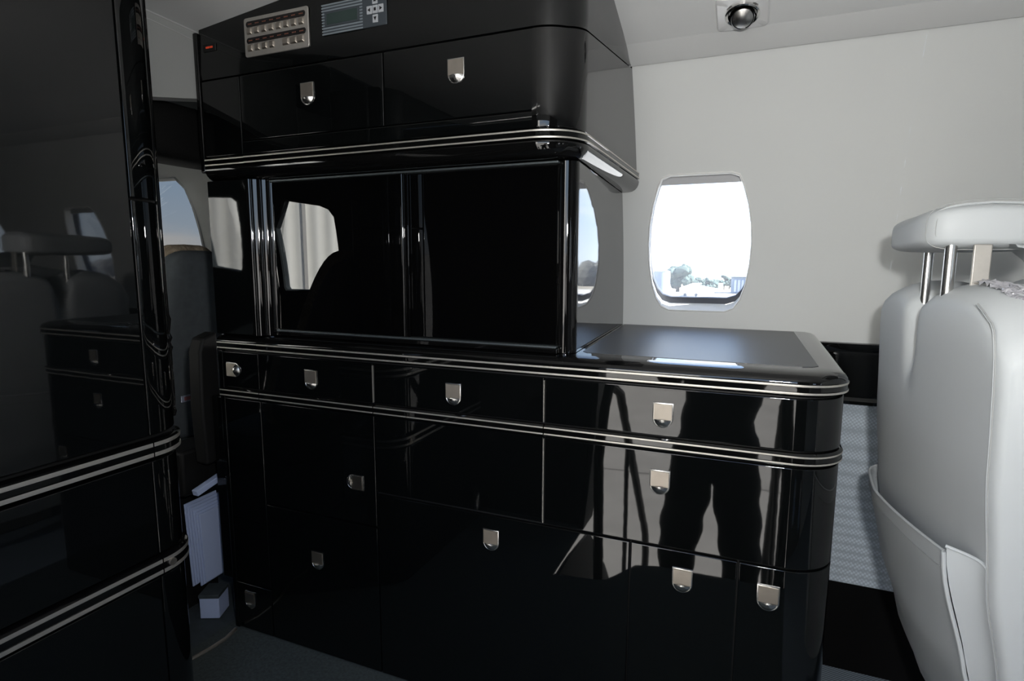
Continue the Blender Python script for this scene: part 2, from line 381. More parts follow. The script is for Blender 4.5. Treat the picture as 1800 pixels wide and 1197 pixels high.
# windows of the right side
def window_unit(i, cx, side=1, glass=HAZY, shade=.0065):
    f = wallY if side > 0 else leftY
    t = empty('window_%d' % i, (cx, f(1.18), 1.18)); tag(t, kind='structure')
    def glz(sc, up=0):   # glazing outline: same sides and top, bottom edge lifted by the sill
        out = []
        for x, z in win_outline(cx, s=sc):
            if z < 1.14: z = 1.14-(1.14-z)*(.78-up)
            out.append((x, z))
        return out
    bm = bmesh.new(); rings = []
    for o, dy in ((win_outline(cx, s=1.03), 0), (win_outline(cx, s=1.012), -.0035), (win_outline(cx, s=1.0), -.001), (win_outline(cx, s=.997), .012), (glz(1.05, -.06), .05)):
        rings.append([bm.verts.new((x, f(z)+side*dy, z)) for x, z in o])
    k = len(rings[0])
    for a, b in zip(rings, rings[1:]):
        for j in range(k): bm.faces.new((a[j], a[(j+1) % k], b[(j+1) % k], b[j]))
    link('window_reveal', bm, WHT if side > 0 else WALLM, t)
    bm = bmesh.new(); rings = []
    for o, dy in ((glz(1.05, -.06), .047), (glz(1.042, .04), .045), (glz(1.04, .05), .052), (glz(1.04, .05), .075)):
        rings.append([bm.verts.new((x, f(z)+side*dy, z)) for x, z in o])
    for a, b in zip(rings, rings[1:]):
        for j in range(k): bm.faces.new((a[j], a[(j+1) % k], b[(j+1) % k], b[j]))
    link('gasket', bm, RUB, t)
    bm = bmesh.new(); bm.faces.new([bm.verts.new((x, f(z)+side*.066, z)) for x, z in glz(1.043, .03)]); link('pane', bm, glass, t, smooth=False)
    if shade:
        bm = bmesh.new(); pts = [(x, z) for x, z in win_outline(cx, s=.958) if z > 1.372-shade]
        zz = 1.372-shade; xs = sorted(pts); box(bm, cx-.135, cx+.135, 0, .004, zz, 1.405)
        for v in bm.verts: v.co.y = f(v.co.z)+side*(.036+v.co.y)
        link('shade', bm, SHADE, t)
    return t
window_unit(1, -.175); window_unit(2, 1.0); window_unit(3, 1.85); window_unit(4, 2.7)
# ceiling: side band, headliner
bm = bmesh.new()
ys = [1.759, 1.752]+lin(1.705, 1.70, 1)
def cz(x, y): return (x, y, ceilZ(y, x))
xs = [-1.52, -1.45, -1.25, -1.05, -.85, -.66, 0, 1, 2, 3, 4.2]
V = [[bm.verts.new((x, y, z)) for y, z in ((wallY(1.686)+.004, 1.686), (1.752, 1.682), (1.745, 1.6865), (1.712, 1.713), (1.699, ceilZ(1.699, x)+.0005))] for x in xs]
for a, b in zip(V, V[1:]):
    for i in range(4): bm.faces.new((a[i], a[i+1], b[i+1], b[i]))
tag(link('trim_2', bm, CEILB), kind='structure')
bm = bmesh.new()
ys = [.14, .2, .3, .4, .6, .8, .92, 1.05, 1.2, 1.34, 1.48, 1.6, 1.70]
V = [[bm.verts.new(cz(x, y)) for y in ys] for x in xs]
for a, b in zip(V, V[1:]):
    for i in range(len(ys)-1): bm.faces.new((a[i], a[i+1], b[i+1], b[i]))
tag(link('ceiling', bm, CEIL, auto=60), kind='structure')
# left wall with the entry door opening and two windows aft
bm = bmesh.new()
grid(bm, lin(-.62, .18, 2), lin(1.60, 1.70, 2), L_)
for x0, x1, cx in ((.85, 1.6, 1.25), (1.6, 2.45, 2.05)): holed(bm, (x0, x1, .80, 1.70), win_outline(cx, s=1.03), L_); grid(bm, [x0, x1], lin(0, .80, 6), L_)
for x0, x1 in ((2.45, 4.2),): grid(bm, lin(x0, x1, 2), lin(0, 1.70, 12), L_)
tag(link('wall_left', bm, WALLM, auto=60), kind='structure')
window_unit(5, 1.25, -1); window_unit(6, 2.05, -1)
bm = bmesh.new(); grid(bm, lin(-1.32, -.62, 3), lin(0, 1.70, 14), L_); grid(bm, lin(.18, .85, 3), lin(0, 1.70, 14), L_); tag(link('wall_left', bm, LACT, auto=60), kind='structure')
# ceiling side strip left
bm = bmesh.new(); grid(bm, lin(-1.52, 4.2, 5), [0, 1], lambda x, k: (x, leftY(1.70)-.004, 1.70) if k == 0 else (x, .14, ceilZ(.14, x)))
tag(link('trim_3', bm, CEILB), kind='structure')
# floor with the well of the entry stairs cut out
bm = bmesh.new()
def quad(bm, pts, mi=0): bm.faces.new([bm.verts.new(p) for p in pts]).material_index = mi
ye = 1.76
edge = [(-.62, .52), (-.50, .515), (-.44, .49), (-.40, .42), (-.36, .345), (-.28, .32), (.18, .30)]
pts = [(x, ye, 0) for x in (-.62, -.50, -.44, -.40, -.36, -.28, .18)]
top = [bm.verts.new(p) for p in pts]; bot = [bm.verts.new((x, y, 0)) for x, y in edge]
low = [bm.verts.new((x, y, -.03)) for x, y in edge]
for i in range(6):
    bm.faces.new((bot[i], bot[i+1], top[i+1], top[i])); bm.faces.new((low[i], low[i+1], bot[i+1], bot[i]))
quad(bm, [(.18, .0, 0), (.21, .0, 0), (.21, ye, 0), (.18, ye, 0)])
tag(link('floor', bm, CARP2, smooth=False), kind='structure')  # shadow on the floor before the drawers put in as dark carpet colour
bm = bmesh.new(); quad(bm, [(.21, .0, 0), (4.2, .0, 0), (4.2, ye, 0), (.21, ye, 0)]); tag(link('floor', bm, CARP, smooth=False), kind='structure')
bm = bmesh.new(); quad(bm, [(-1.46, .10, .001), (-.62, .10, .001), (-.62, 1.25, .001), (-1.46, 1.25, .001)])
quad(bm, [(-.62, .53, .001), (-.45, .50, .001), (-.30, .36, .001), (-.30, 1.25, .001), (-.62, 1.25, .001)])
tag(link('floor', bm, CARP2, smooth=False), kind='structure')
# aft bulkhead
bm = bmesh.new(); quad(bm, [(4.2, -.1, 0), (4.2, 1.97, 0), (4.2, 1.97, 1.84), (4.2, -.1, 1.84)]); tag(link('wall_back', bm, WALLM, smooth=False), kind='structure')
# entry airstair (thing): steps, side strings, rails
st = empty('airstair', (-.22, -.4, -1.0), 'folding entry stairs with grey treads and black handrails leading down to the apron', 'stairs')
STEP = mat('stair_tread', (.06, .06, .06), .8, bump=('noise', 300, .4, .002)); 
for k, (y0, y1, z) in enumerate(((.06, .50, -.28), (-.34, .06, -.58), (-.60, -.34, -.84), (-.86, -.60, -1.08), (-1.12, -.86, -1.32))):
    bm = bmesh.new(); box(bm, -.60, .16, y0, y1, z-.035, z); link('tread', bm, STEP, st, smooth=False, bevel=.006)
    bm = bmesh.new(); box(bm, -.60, .16, y1-.02, y1, z-.02, z+.26 if k else -.02); link('riser', bm, BLK, st, smooth=False)
for x in (-.615, .168):
    bm = bmesh.new(); vs = [(-1.2, -1.5), (-.9, -1.5), (.35, -.35), (.52, -.02), (.35, -.02), (.05, -.05), (-.25, -.35)] 
    a = [bm.verts.new((x, y, z)) for y, z in vs]; b = [bm.verts.new((x+.012*(1 if x > 0 else -1), y, z)) for y, z in vs]
    bm.faces.new(a); bm.faces.new(b[::-1])
    for i in range(len(vs)): bm.faces.new((a[i], a[(i+1) % 7], b[(i+1) % 7], b[i]))
    link('stair_string', bm, BLK, st, smooth=False)
for x, bend in ((-.53, -1), (.13, 1)):
    bm = bmesh.new(); tube(bm, [(x, .22, -.27), (x+.01*bend, .22, .35), (x, .18, .55), (x, .10, .63), (x, -.10, .55), (x, -.9, -.45), (x, -.95, -.6), (x, -.95, -1.07)], .020, 10)
    link('handrail', bm, BLK, st)
    bm = bmesh.new(); tube(bm, [(x, -.30, -.575), (x, -.30, .33)], .011, 8); link('rail_post', bm, BLK, st)
# door jambs
bm = bmesh.new()
for x0, x1 in ((-.645, -.62), (.18, .205)):
    grid(bm, [x0], [0], L_) if False else None
    V = [[bm.verts.new((x, leftY(z)+d, z)) for z in lin(-.0, 1.70, 12)] for x, d in ((x0, .0), (x0, .03), (x1, .03), (x1, -.12))]
    for a, b in zip(V, V[1:]):
        for i in range(12): bm.faces.new((a[i], b[i], b[i+1], a[i+1]))
tag(link('door_1', bm, BLK), kind='structure')
# ------------------------------------------------------------------ GALLEY: base cabinet
GX0 = -1.43
BP = Path((GX0, 1.20), (.172, 1.20), .09, (.172, 1.97))
s_ = lambda x: x-GX0
END = BP.len
bc = empty('base_cabinet', (-.6, 1.5, 0), 'glossy black galley base cabinet with nickel pulls and silver lines below the worktop', 'cabinet')
bm = bmesh.new(); sweep(bm, BP, .006, END-.03, [(-.010, .004), (-.010, .868), (-.05, .868), (-.05, .004)], clamp=True); link('carcass', bm, GAP, bc)
bm = bmesh.new(); box(bm, GX0, GX0+.016, 1.198, 1.70, .002, .868); box(bm, GX0-.040, GX0-.001, 1.200, 1.70, .160, .728); link('end_panel', bm, LAC, bc, bevel=.002)
def trim(name, path, t0, t1, zt, parent, clamp=True, zb=None, hh=.0034, bulge=.0055):
    """double silver line with a black bead between; zt top line centre, zb lower line centre"""
    zb = zb if zb is not None else zt-.0145; h = hh/2
    prof = [(-.012, zt+h+.0045), (0, zt+h+.0045), (bulge*.7, zt+h+.0015), (bulge, zt+h), (bulge+.0002, zt), (bulge, zt-h), (bulge-.0015, zt-h-.001), (bulge-.0015, zb+h+.001), (bulge, zb+h), (bulge+.0002, zb), (bulge, zb-h), (bulge*.7, zb-h-.0015), (0, zb-h-.0045), (-.012, zb-h-.0045)]
    k = len(prof); mis = [0]*k; mis[3] = mis[4] = 1; mis[8] = mis[9] = 1
    bm = bmesh.new(); sweep(bm, path, t0+.0012, t1-.0012, prof, clamp=clamp, mis=mis); bmesh.ops.recalc_face_normals(bm, faces=bm.faces)
    return link(name, bm, [LACT, SIL], parent, auto=28)
XA, XB, XC, XD, XE = -1.277, -.889, -.425, -.223, -.003
zr0, zr1 = .7605, .8665
for a, b in ((GX0, XA), (XA, XB), (XB, XC)):
    trim('silver_inlay_strip', BP, s_(a), s_(b), .752, bc)
trim('silver_inlay_strip', BP, s_(XC), END, .752, bc)
# top row
d = panel('door', BP, s_(GX0), s_(XA), zr0, zr1, bc); pull(-1.373, .813, d, 1)
d = panel('drawer', BP, s_(XA), s_(XB), zr0, zr1, bc); pull(-1.091, .806, d)
d = panel('drawer', BP, s_(XB), s_(XC), zr0, zr1, bc); pull(-.657, .806, d)
d = panel('drawer', BP, s_(XC), END, zr0, zr1, bc); pull(-.164, .806, d)
zl = .729
d = panel('side_panel', BP, s_(GX0), s_(XA), .158, zl, bc)
d = panel('door', BP, s_(XA), s_(XB), .425, zl, bc); pull(-.957, .540, d, -1)
d = panel('front_panel', BP, s_(XB), s_(XC), .522, zl, bc)
d = panel('drawer', BP, s_(XC), END, .520, zl, bc); pull(-.165, .661, d)
d = panel('drawer', BP, s_(XA), s_(XB), .004, .423, bc); pull(-1.095, .288, d)
d = panel('drawer', BP, s_(XB), s_(XD), .004, .518, bc); pull(-.558, .455, d)
d = panel('door', BP, s_(XD), s_(XE), .004, .518, bc); pull(-.111, .452, d)
d = panel('door', BP, s_(XE), END, .004, .518, bc); pull(.056, .452, d)
d = panel('drawer', BP, s_(GX0), s_(XA), .004, .155, bc); pull(-1.362, .103, d)
# thin bright edge strips on three of the joints
for x, z0, z1 in ((XC, .525, .725), (XC, .764, .86), (XB, .764, .86)):
    bm = bmesh.new(); box(bm, x-.0006, x+.0006, 1.196, 1.2015, z0, z1); link('joint_strip', bm, SIL, bc, smooth=False)
# ------------------------------------------------------------------ countertop
ct = empty('countertop', (-.1, 1.5, .89), 'black galley worktop with rounded gloss edge, satin inlay and twin silver lines', 'countertop')
ZT = .9145
prof = [(-.045, ZT), (-.028, ZT-.0005), (-.012, ZT-.003), (-.001, ZT-.008), (.004, ZT-.0135), (.0055, ZT-.019), (.005, ZT-.0205), (-.03, ZT-.0205)]
bm = bmesh.new(); sweep(bm, BP, .001, END, prof, clamp=True)
ins = []
for t in BP.samples(.001, END):
    p, n = BP.at(t); q = p+n*-.045; ins.append((q.x, min(q.y, wallY(ZT)-.002)))
ins += [(ins[0][0], wallY(ZT)-.002)]
bm.faces.new([bm.verts.new((x, y, ZT)) for x, y in ins][::-1]); bmesh.ops.remove_doubles(bm, verts=bm.verts, dist=1e-5)
bmesh.ops.recalc_face_normals(bm, faces=bm.faces)
link('top_slab', bm, LACT, ct, auto=40)
trim('edge_inlay_strip', BP, 0, s_(XA), .8915, ct, zb=.8765)
trim('edge_inlay_strip', BP, s_(XA), END, .8915, ct, zb=.8765, hh=.004, bulge=.007)
def slab(name, pts, z0, z1, m, parent, bevel=0):
    bm = bmesh.new(); a = [bm.verts.new((x, y, z0)) for x, y in pts]; b = [bm.verts.new((x, y, z1)) for x, y in pts]
    bm.faces.new(a[::-1]); bm.faces.new(b); k = len(pts)
    for i in range(k): bm.faces.new((a[i], a[(i+1) % k], b[(i+1) % k], b[i]))
    bmesh.ops.recalc_face_normals(bm, faces=bm.faces)
    return link(name, bm, m, parent, smooth=False, bevel=bevel)
slab('satin_inlay', [(-.366, 1.302), (-.352, 1.285), (.095, 1.278), (.113, 1.285), (.125, 1.30), (.113, 1.945), (-.404, 1.945)], ZT-.002, ZT+.0008, SATIN, ct)
# ------------------------------------------------------------------ display cabinet with sliding glass
dc = empty('display_cabinet', (-.85, 1.5, ZT+.001), 'black niche cabinet with two sliding smoked glass doors standing on the worktop', 'cabinet')
zb, zt = ZT+.0012, 1.3430
GY = 1.250
# left column front
CPa = Path((GX0, 1.20), (-1.283, 1.20), .006, (-1.283, 1.30))
bm = bmesh.new(); sweep(bm, CPa, 0, CPa.a0, [(o, z) for o, z in panel_prof(ZT+.0015, 1.3430)]); bmesh.ops.recalc_face_normals(bm, faces=bm.faces)
link('column_panel', bm, LAC, dc)
bm = bmesh.new(); box(bm, GX0, -1.287, 1.218, 1.75, ZT+.0012, 1.3430); link('column_body', bm, GAP, dc, smooth=False)
# fluted jamb (four vertical half-rounds stepping back to the glass)
bm = bmesh.new(); pl = [(-1.300, 1.202), (-1.284, 1.202)]
c0, dv, nv = Vector((-1.283, 1.203)), Vector((.7071, .7071)), Vector((.7071, -.7071))
pos = 0
for w_ in (.006, .021, .021, .008):
    for i in range(0, 11):
        a = math.pi*i/10; q = c0+dv*(pos+w_/2*(1-math.cos(a)))+nv*(w_*.075*math.sin(a)); pl.append((q.x, q.y))
    pos += w_+.0025
pl.append((c0.x+dv.x*pos, 1.262)); pl.append((-1.300, 1.262))
a = [bm.verts.new((x, y_, zb)) for x, y_ in pl]; b = [bm.verts.new((x, y_, zt)) for x, y_ in pl]
for i in range(len(pl)-1): bm.faces.new((a[i], a[i+1], b[i+1], b[i]))
bm.faces.new(a); bm.faces.new(b[::-1]); bmesh.ops.recalc_face_normals(bm, faces=bm.faces)
link('fluted_jamb', bm, LACT, dc, auto=50)
RAIL = mat('rail_grey', (.10, .115, .12), .35, .6)
for nm, za, zb_ in (('lower_rail', zb, .9270),):
    bm = bmesh.new(); box(bm, -1.262, -.408, GY-.016, GY+.03, za, zb_); link(nm, bm, LACT, dc, bevel=.002)
for nm, za in (('lower_track', .9272), ('upper_track', 1.3370)):
    bm = bmesh.new(); box(bm, -1.240, -.412, GY-.014, GY+.03, za, za+.0048); link(nm, bm, RAIL, dc, smooth=False, bevel=.001)
gl0, gl1 = .9322, 1.3368
bm = bmesh.new(); box(bm, -1.243, -.805, GY-.004, GY, gl0, gl1); link('glass_door', bm, GLS, dc, smooth=False, bevel=.0012)
bm = bmesh.new(); box(bm, -.830, -.416, GY+.004, GY+.008, gl0, gl1); link('glass_door', bm, GLS, dc, smooth=False, bevel=.0012)
bm = bmesh.new(); tube(bm, [(-.820, GY-.005, gl0+.001), (-.820, GY-.005, gl1-.001)], .0045, 12); link('glass_edge_pull', bm, LACT, dc)
bm = bmesh.new(); box(bm, -1.262, -.425, GY+.012, 1.85, zb, zt-.001); link('niche_body', bm, GAP, dc, smooth=False)
bm = bmesh.new(); tube(bm, [(-.402, 1.276, zb), (-.402, 1.276, zt-.0005)], .0275, 40); link('corner_post', bm, LACT, dc)
bm = bmesh.new(); tube(bm, [(-.4285, 1.266, zb), (-.4285, 1.266, zb+.012), (-.4285, 1.266, zt-.012), (-.4285, 1.266, zt-.001)], [.006, .0035, .0035, .006], 12); link('post_bead', bm, SIL, dc)
bm = bmesh.new(); zs = lin(zb, zt-.0005, 10)
grid(bm, [0, 1], zs, lambda k, z: (-.376-.036*k, (1.285 if k == 0 else wallY(z)-.003), z)); link('side_panel', bm, LACT, dc, smooth=False)
# ------------------------------------------------------------------ upper cabinet
UP = Path((GX0, 1.20), (-.365, 1.20), .095, (-.365, 1.97))
UE = UP.len
uc = empty('upper_cabinet', (-.85, 1.5, 1.366), 'glossy black overhead galley cabinet with two flap doors and a curved end, below the headliner', 'cabinet')
bm = bmesh.new(); sweep(bm, UP, .004, UE-.02, [(-.010, 1.372), (-.010, 1.606), (-.05, 1.606), (-.05, 1.372)], clamp=True); link('carcass', bm, GAP, uc)
trim('silver_inlay_strip', UP, 0, s_(-1.283), 1.3995, uc, zb=1.3855)
trim('silver_inlay_strip', UP, s_(-1.283), UE, 1.3995, uc, zb=1.3855, bulge=.008)
# rounded lip and soffit
bm = bmesh.new(); prof = [(-.004, 1.3792), (.0055, 1.3785), (.0062, 1.3735), (.0045, 1.366), (.000, 1.358), (-.007, 1.351), (-.016, 1.3465), (-.028, 1.3445), (-.04, 1.344), (-.04, 1.3765)]
sweep(bm, UP, .001, UE, prof, clamp=True)
ins = []
for t in UP.samples(.001, UE):
    p, n = UP.at(t); q = p+n*-.04; ins.append((q.x, min(q.y, wallY(1.344)-.002)))
ins += [(ins[0][0], wallY(1.344)-.002)]
bm.faces.new([bm.verts.new((x, y, 1.344)) for x, y in ins]); bmesh.ops.remove_doubles(bm, verts=bm.verts, dist=1e-5); bmesh.ops.recalc_face_normals(bm, faces=bm.faces)
link('soffit', bm, LACT, uc, auto=40)
zu0, zu1 = 1.4065, 1.609
UA, UB, UC = -1.290, -.835, -.444
panel('column_panel', UP, 0, s_(UA), zu0, zu1, uc)
panel('lower_rail', UP, s_(UA), s_(UC)+.0, zu0, 1.441, uc, g=.0004)
d = panel('door', UP, s_(UA), s_(UB), 1.441, zu1, uc); pull(-1.062, 1.538, d)
d = panel('door', UP, s_(UB), s_(UC), 1.441, zu1, uc); pull(-.641, 1.542, d)
# curved end: its top edge climbs towards the sidewall
def zseam(t):
    k = max(0, (t-UP.a0-UP.arc*.5)/(UP.len-UP.a0-UP.arc*.5)); return 1.6105+.078*min(1, k*1.25)
bm = bmesh.new(); ts = [s_(UC)+.0015]+[UP.a0+UP.arc*i/16 for i in range(17)]+[UP.a0+UP.arc+.08*i for i in range(1, 7)]+[UP.len]; ts = sorted(set(ts))
V = []
for t in ts:
    p, n = UP.at(t); row = []; zz = zseam(t)-.0015
    for k, z in enumerate([zu0+.0004]+lin(zu0+.003, zz-.002, 8)+[zz]):
        o = -.002 if k in (0, 10) else 0; q = p+n*o; row.append(bm.verts.new((q.x, min(q.y, wallY(z)-.002), z)))
    q = p-n*.02; row.append(bm.verts.new((q.x, min(q.y, wallY(zz)-.002), zz)))
    V.append(row)
for a, b in zip(V, V[1:]):
    for i in range(len(a)-1): bm.faces.new((a[i], b[i], b[i+1], a[i+1]))
bmesh.ops.remove_doubles(bm, verts=bm.verts, dist=1e-6)
link('end_panel', bm, LACT, uc, auto=40)
# fascia leaning back up to the headliner
bm = bmesh.new(); V = []; V2 = []
ts = sorted(set([0, .15, .4, .6, .8]+[UP.a0+UP.arc*i/16 for i in range(17)]+[UP.a0+UP.arc+.07*i for i in range(1, 8)]+[UP.len]))
for t in ts:
    p, n = UP.at(t); row = []; z0 = zseam(t)+.0015
    k = min(1, max(0, (t-UP.a0)/UP.arc)); lean = .004
    z1 = z0+.15
    for it in range(4): q = p-n*lean; z1 = ceilZ(min(q.y, 1.759), q.x)-.0008
    if z1 < z0+.002: z1 = z0+.002
    for j in range(8):
        f = j/7; q = p-n*(lean*f+(.002 if j == 0 else 0)); z = z0+(z1-z0)*f; row.append(bm.verts.new((q.x, min(q.y, wallY(z)-.002), z)))
    q = p-n*.02; V2.append(bm.verts.new((q.x, min(q.y, wallY(z0)-.002), z0)))
    V.append(row)
for a, b in zip(V, V[1:]):
    for i in range(7): bm.faces.new((a[i], b[i], b[i+1], a[i+1]))
for i in range(len(V)-1): bm.faces.new((V2[i], V2[i+1], V[i+1][0], V[i][0]))
bm.faces.new([V2[0]]+V[0]+[bm.verts.new((GX0, 1.75, V[0][0].co.z)), ][:0] if False else [V2[0]]+V[0])
bmesh.ops.remove_doubles(bm, verts=bm.verts, dist=1e-6)
link('fascia', bm, LAC, uc, auto=40)
# corner bead at the left end, floor to headliner
bm = bmesh.new(); box(bm, GX0-.016, GX0-.001, 1.195, 1.70, 1.3655, 1.735); link('end_panel', bm, LACT, uc, bevel=.004)
# ------------------------------------------------------------------ switch panel and display on the fascia
def on_fascia(x, z, out=0):
    s0, s1 = 1.612, ceilZ(1.29, -1); dy = .004; L = math.hypot(dy, s1-s0); return Vector((x, 1.20+dy*(z-s0)/(s1-s0)-.001, z))
def fas_matrix(x, z):
    up = Vector((0, 0, 1)); r = Vector((1, 0, 0)); n = up.cross(r)*-1   # n points to the aisle
    n = r.cross(up); n = n if n.y < 0 else -n
    m = Matrix((r, -n, up)).transposed().to_4x4(); p = on_fascia(x, z); m.translation = p; return m
FM = fas_matrix(-1.154, 1.6960)
sp = empty('switch_panel', FM.translation, 'silver switch panel with two rows of square push buttons on the black fascia', 'control panel')
def rrect(w, h, r, n=5):
    out = []
    for cx, cy, a0 in ((w-r, h-r, 0), (-w+r, h-r, 90), (-w+r, -h+r, 180), (w-r, -h+r, 270)):
        for i in range(n+1):
            a = math.radians(a0+90*i/n); out.append((cx+r*math.cos(a), cy+r*math.sin(a)))
    return out
def plate(name, w, h, r, y0, y1, m, parent, M, dx=0, dz=0, bev=.0012):
    """rounded rectangle plate in fascia space, y towards the wall"""
    bm = bmesh.new(); o = rrect(w, h, r); rings = []
    for sc, y in ((0, y0), (0, y1+bev), (bev, y1)):
        rings.append([bm.verts.new(M @ Vector((x-(sc if x > 0 else -sc)+dx, y, z-(sc if z > 0 else -sc)+dz))) for x, z in o])
    k = len(o)
    for a, b in zip(rings, rings[1:]):
        for i in range(k): bm.faces.new((a[i], a[(i+1) % k], b[(i+1) % k], b[i]))
    bm.faces.new(rings[-1]); bmesh.ops.recalc_face_normals(bm, faces=bm.faces)
    return link(name, bm, m, parent, auto=30)
plate('face_plate', .1055, .0475, .006, 0, -.004, PSIL, sp, FM)
SLOT = mat('slot_window', (.012, .010, .010), .2)
LEG = mat('slot_legend', (.22, .08, .05), .6)
for dz in (.0315, -.0085):
    s = plate('indicator_slot', .098, .0072, .0068, -.003, -.0046, SLOT, sp, FM, 0, dz, .0006)
    bm = bmesh.new()
    for i in range(8):
        x = -.084+i*.024
        for k in range(3): box(bm, x-.006+k*.0045, x-.0028+k*.0045, -.0049, -.0046, dz-.0012, dz+.0012, M=FM)
    link('slot_marks', bm, LEG, s, smooth=False)
for row, dz, xs_ in ((0, .0145, [-.086+i*.0244 for i in range(8)]), (1, -.0265, [-.086+i*.0244 for i in range(4)]+[.033, .058, .081])):
    for x in xs_:
        w = .0088 if not (row and x > 0) else .0108
        plate('push_button', w, .0082, .0022, -.003, -.0085, BRUSH, sp, FM, x, dz, .0028)
DM = fas_matrix(-.913, 1.7020)
dp = empty('display_unit', DM.translation, 'dark grey control display with small lcd and five arrow buttons on the black fascia', 'control display')
plate('housing', .0925, .0345, .002, 0, -.003, PANG, dp, DM)
bm = bmesh.new()
for i in range(11):
    z = -.033+i*.0066
    if -.017 < z < .016: box(bm, -.094, -.086, -.0036, -.003, z-.0016, z+.0016, M=DM); box(bm, .018, .026, -.0036, -.003, z-.0016, z+.0016, M=DM)
    else: box(bm, -.094, .026, -.0036, -.003, z-.0016, z+.0016, M=DM)
link('stripe_field', bm, STRI, dp, smooth=False)
plate('lcd_frame', .050, .0160, .001, -.003, -.0042, PANG, dp, DM, -.034, 0, .0004)
plate('lcd', .045, .0125, .001, -.004, -.0046, LCD, dp, DM, -.034, 0, .0002)
for dx, dz, kind in ((.062, .0225, 'u'), (.062, .002, 's'), (.062, -.0185, 'd'), (.046, .002, 'l'), (.078, .002, 'r')):
    b = plate('arrow_button', .0072, .0088, .001, -.003, -.0048, BTN, dp, DM, dx, dz, .0006)
    bm = bmesh.new(); tri = {'u': [(0, .005), (-.004, -.004), (.004, -.004)], 'd': [(0, -.005), (.004, .004), (-.004, .004)], 'l': [(-.0045, 0), (.003, -.0045), (.003, .0045)], 'r': [(.0045, 0), (-.003, .0045), (-.003, -.0045)], 's': [(-.003, -.0035), (.003, -.0035), (.003, .0035), (-.003, .0035)]}[kind]
    a = [bm.verts.new(DM @ Vector((x+dx, -.0050, z+dz))) for x, z in tri]; c = [bm.verts.new(DM @ Vector((x+dx, -.0047, z+dz))) for x, z in tri]
    bm.faces.new(a); k = len(a)
    for i in range(k): bm.faces.new((a[i], a[(i+1) % k], c[(i+1) % k], c[i]))
    link('arrow_mark', bm, GAP, b, smooth=False)
RM = fas_matrix(-1.390, 1.692)
rs = empty('annunciator_light', RM.translation, 'tiny red lit sign at the left end of the black fascia', 'indicator light')
plate('lens', .024, .010, .002, 0, -.0012, GAP, rs, RM)
bm = bmesh.new()
for x in (-.012, -.007, -.002, .004, .009): box(bm, x, x+.0036, -.0016, -.0012, -.002+.0, .0028, M=RM)
link('lit_characters', bm, RED, rs, smooth=False)
# ------------------------------------------------------------------ wardrobe cabinet on the left
WX = -1.08
WP = Path((WX, .20), (WX, .832), .085, (-1.30, .832))
WP.n0 = Vector((1, 0)); WP.n1 = Vector((0, 1)); 
# Path assumes a left turn; this one also turns left, normals point to +X then +Y
WP.ctr = Vector((WX-.085, .832-.085))
sw = .737-.20
wc = empty('wardrobe_cabinet', (-1.28, .45, 0), 'tall glossy black wardrobe cabinet with rounded corner and silver inlay bands, left of the walkway', 'cabinet')
bm = bmesh.new(); box(bm, -1.30, WX-.02, .21, .80, .003, 1.66); link('carcass', bm, GAP, wc, smooth=False)
def wpanel(name, t0, t1, z0, z1): 
    return panel(name, WP, t0, t1, z0, z1, wc, clamp=False, g=.0012)
wpanel('upper_door', 0, sw, .781, 1.665)
wpanel('corner_panel', sw, WP.len, 1.238, 1.665)
wpanel('corner_panel', sw, WP.len, .781, 1.236)
for zt_, zb_ in ((.765, .745), (.524, .502)):
    for a, b in ((0, sw), (sw, WP.len)): trim('silver_inlay_band', WP, a, b, zt_, wc, clamp=False, zb=zb_, hh=.0078, bulge=.010)
wpanel('drawer', 0, sw, .536, .731); wpanel('corner_panel', sw, WP.len, .536, .731)
wpanel('lower_door', 0, sw, .004, .489); wpanel('corner_panel', sw, WP.len, .004, .489)
bm = bmesh.new(); q = WP.at(sw+.022)
tube(bm, [(WX+.002, .757, .513), (WX+.0125, .757, .513)], [.0075, .0075], 20); link('latch_button', bm, BRUSH, wc)
# grab post with rings on the far corner
bm = bmesh.new(); pz = [.79, .80, .81, .82, .93, .94, .95, .96, .97, 1.0, 1.01, 1.66]; pr = [.010, .013, .010, .012, .012, .015, .011, .015, .011, .015, .012, .012]
tube(bm, [(WX-.075, .832+.006, z) for z in pz], pr, 16); link('corner_bead', bm, LACT, wc)
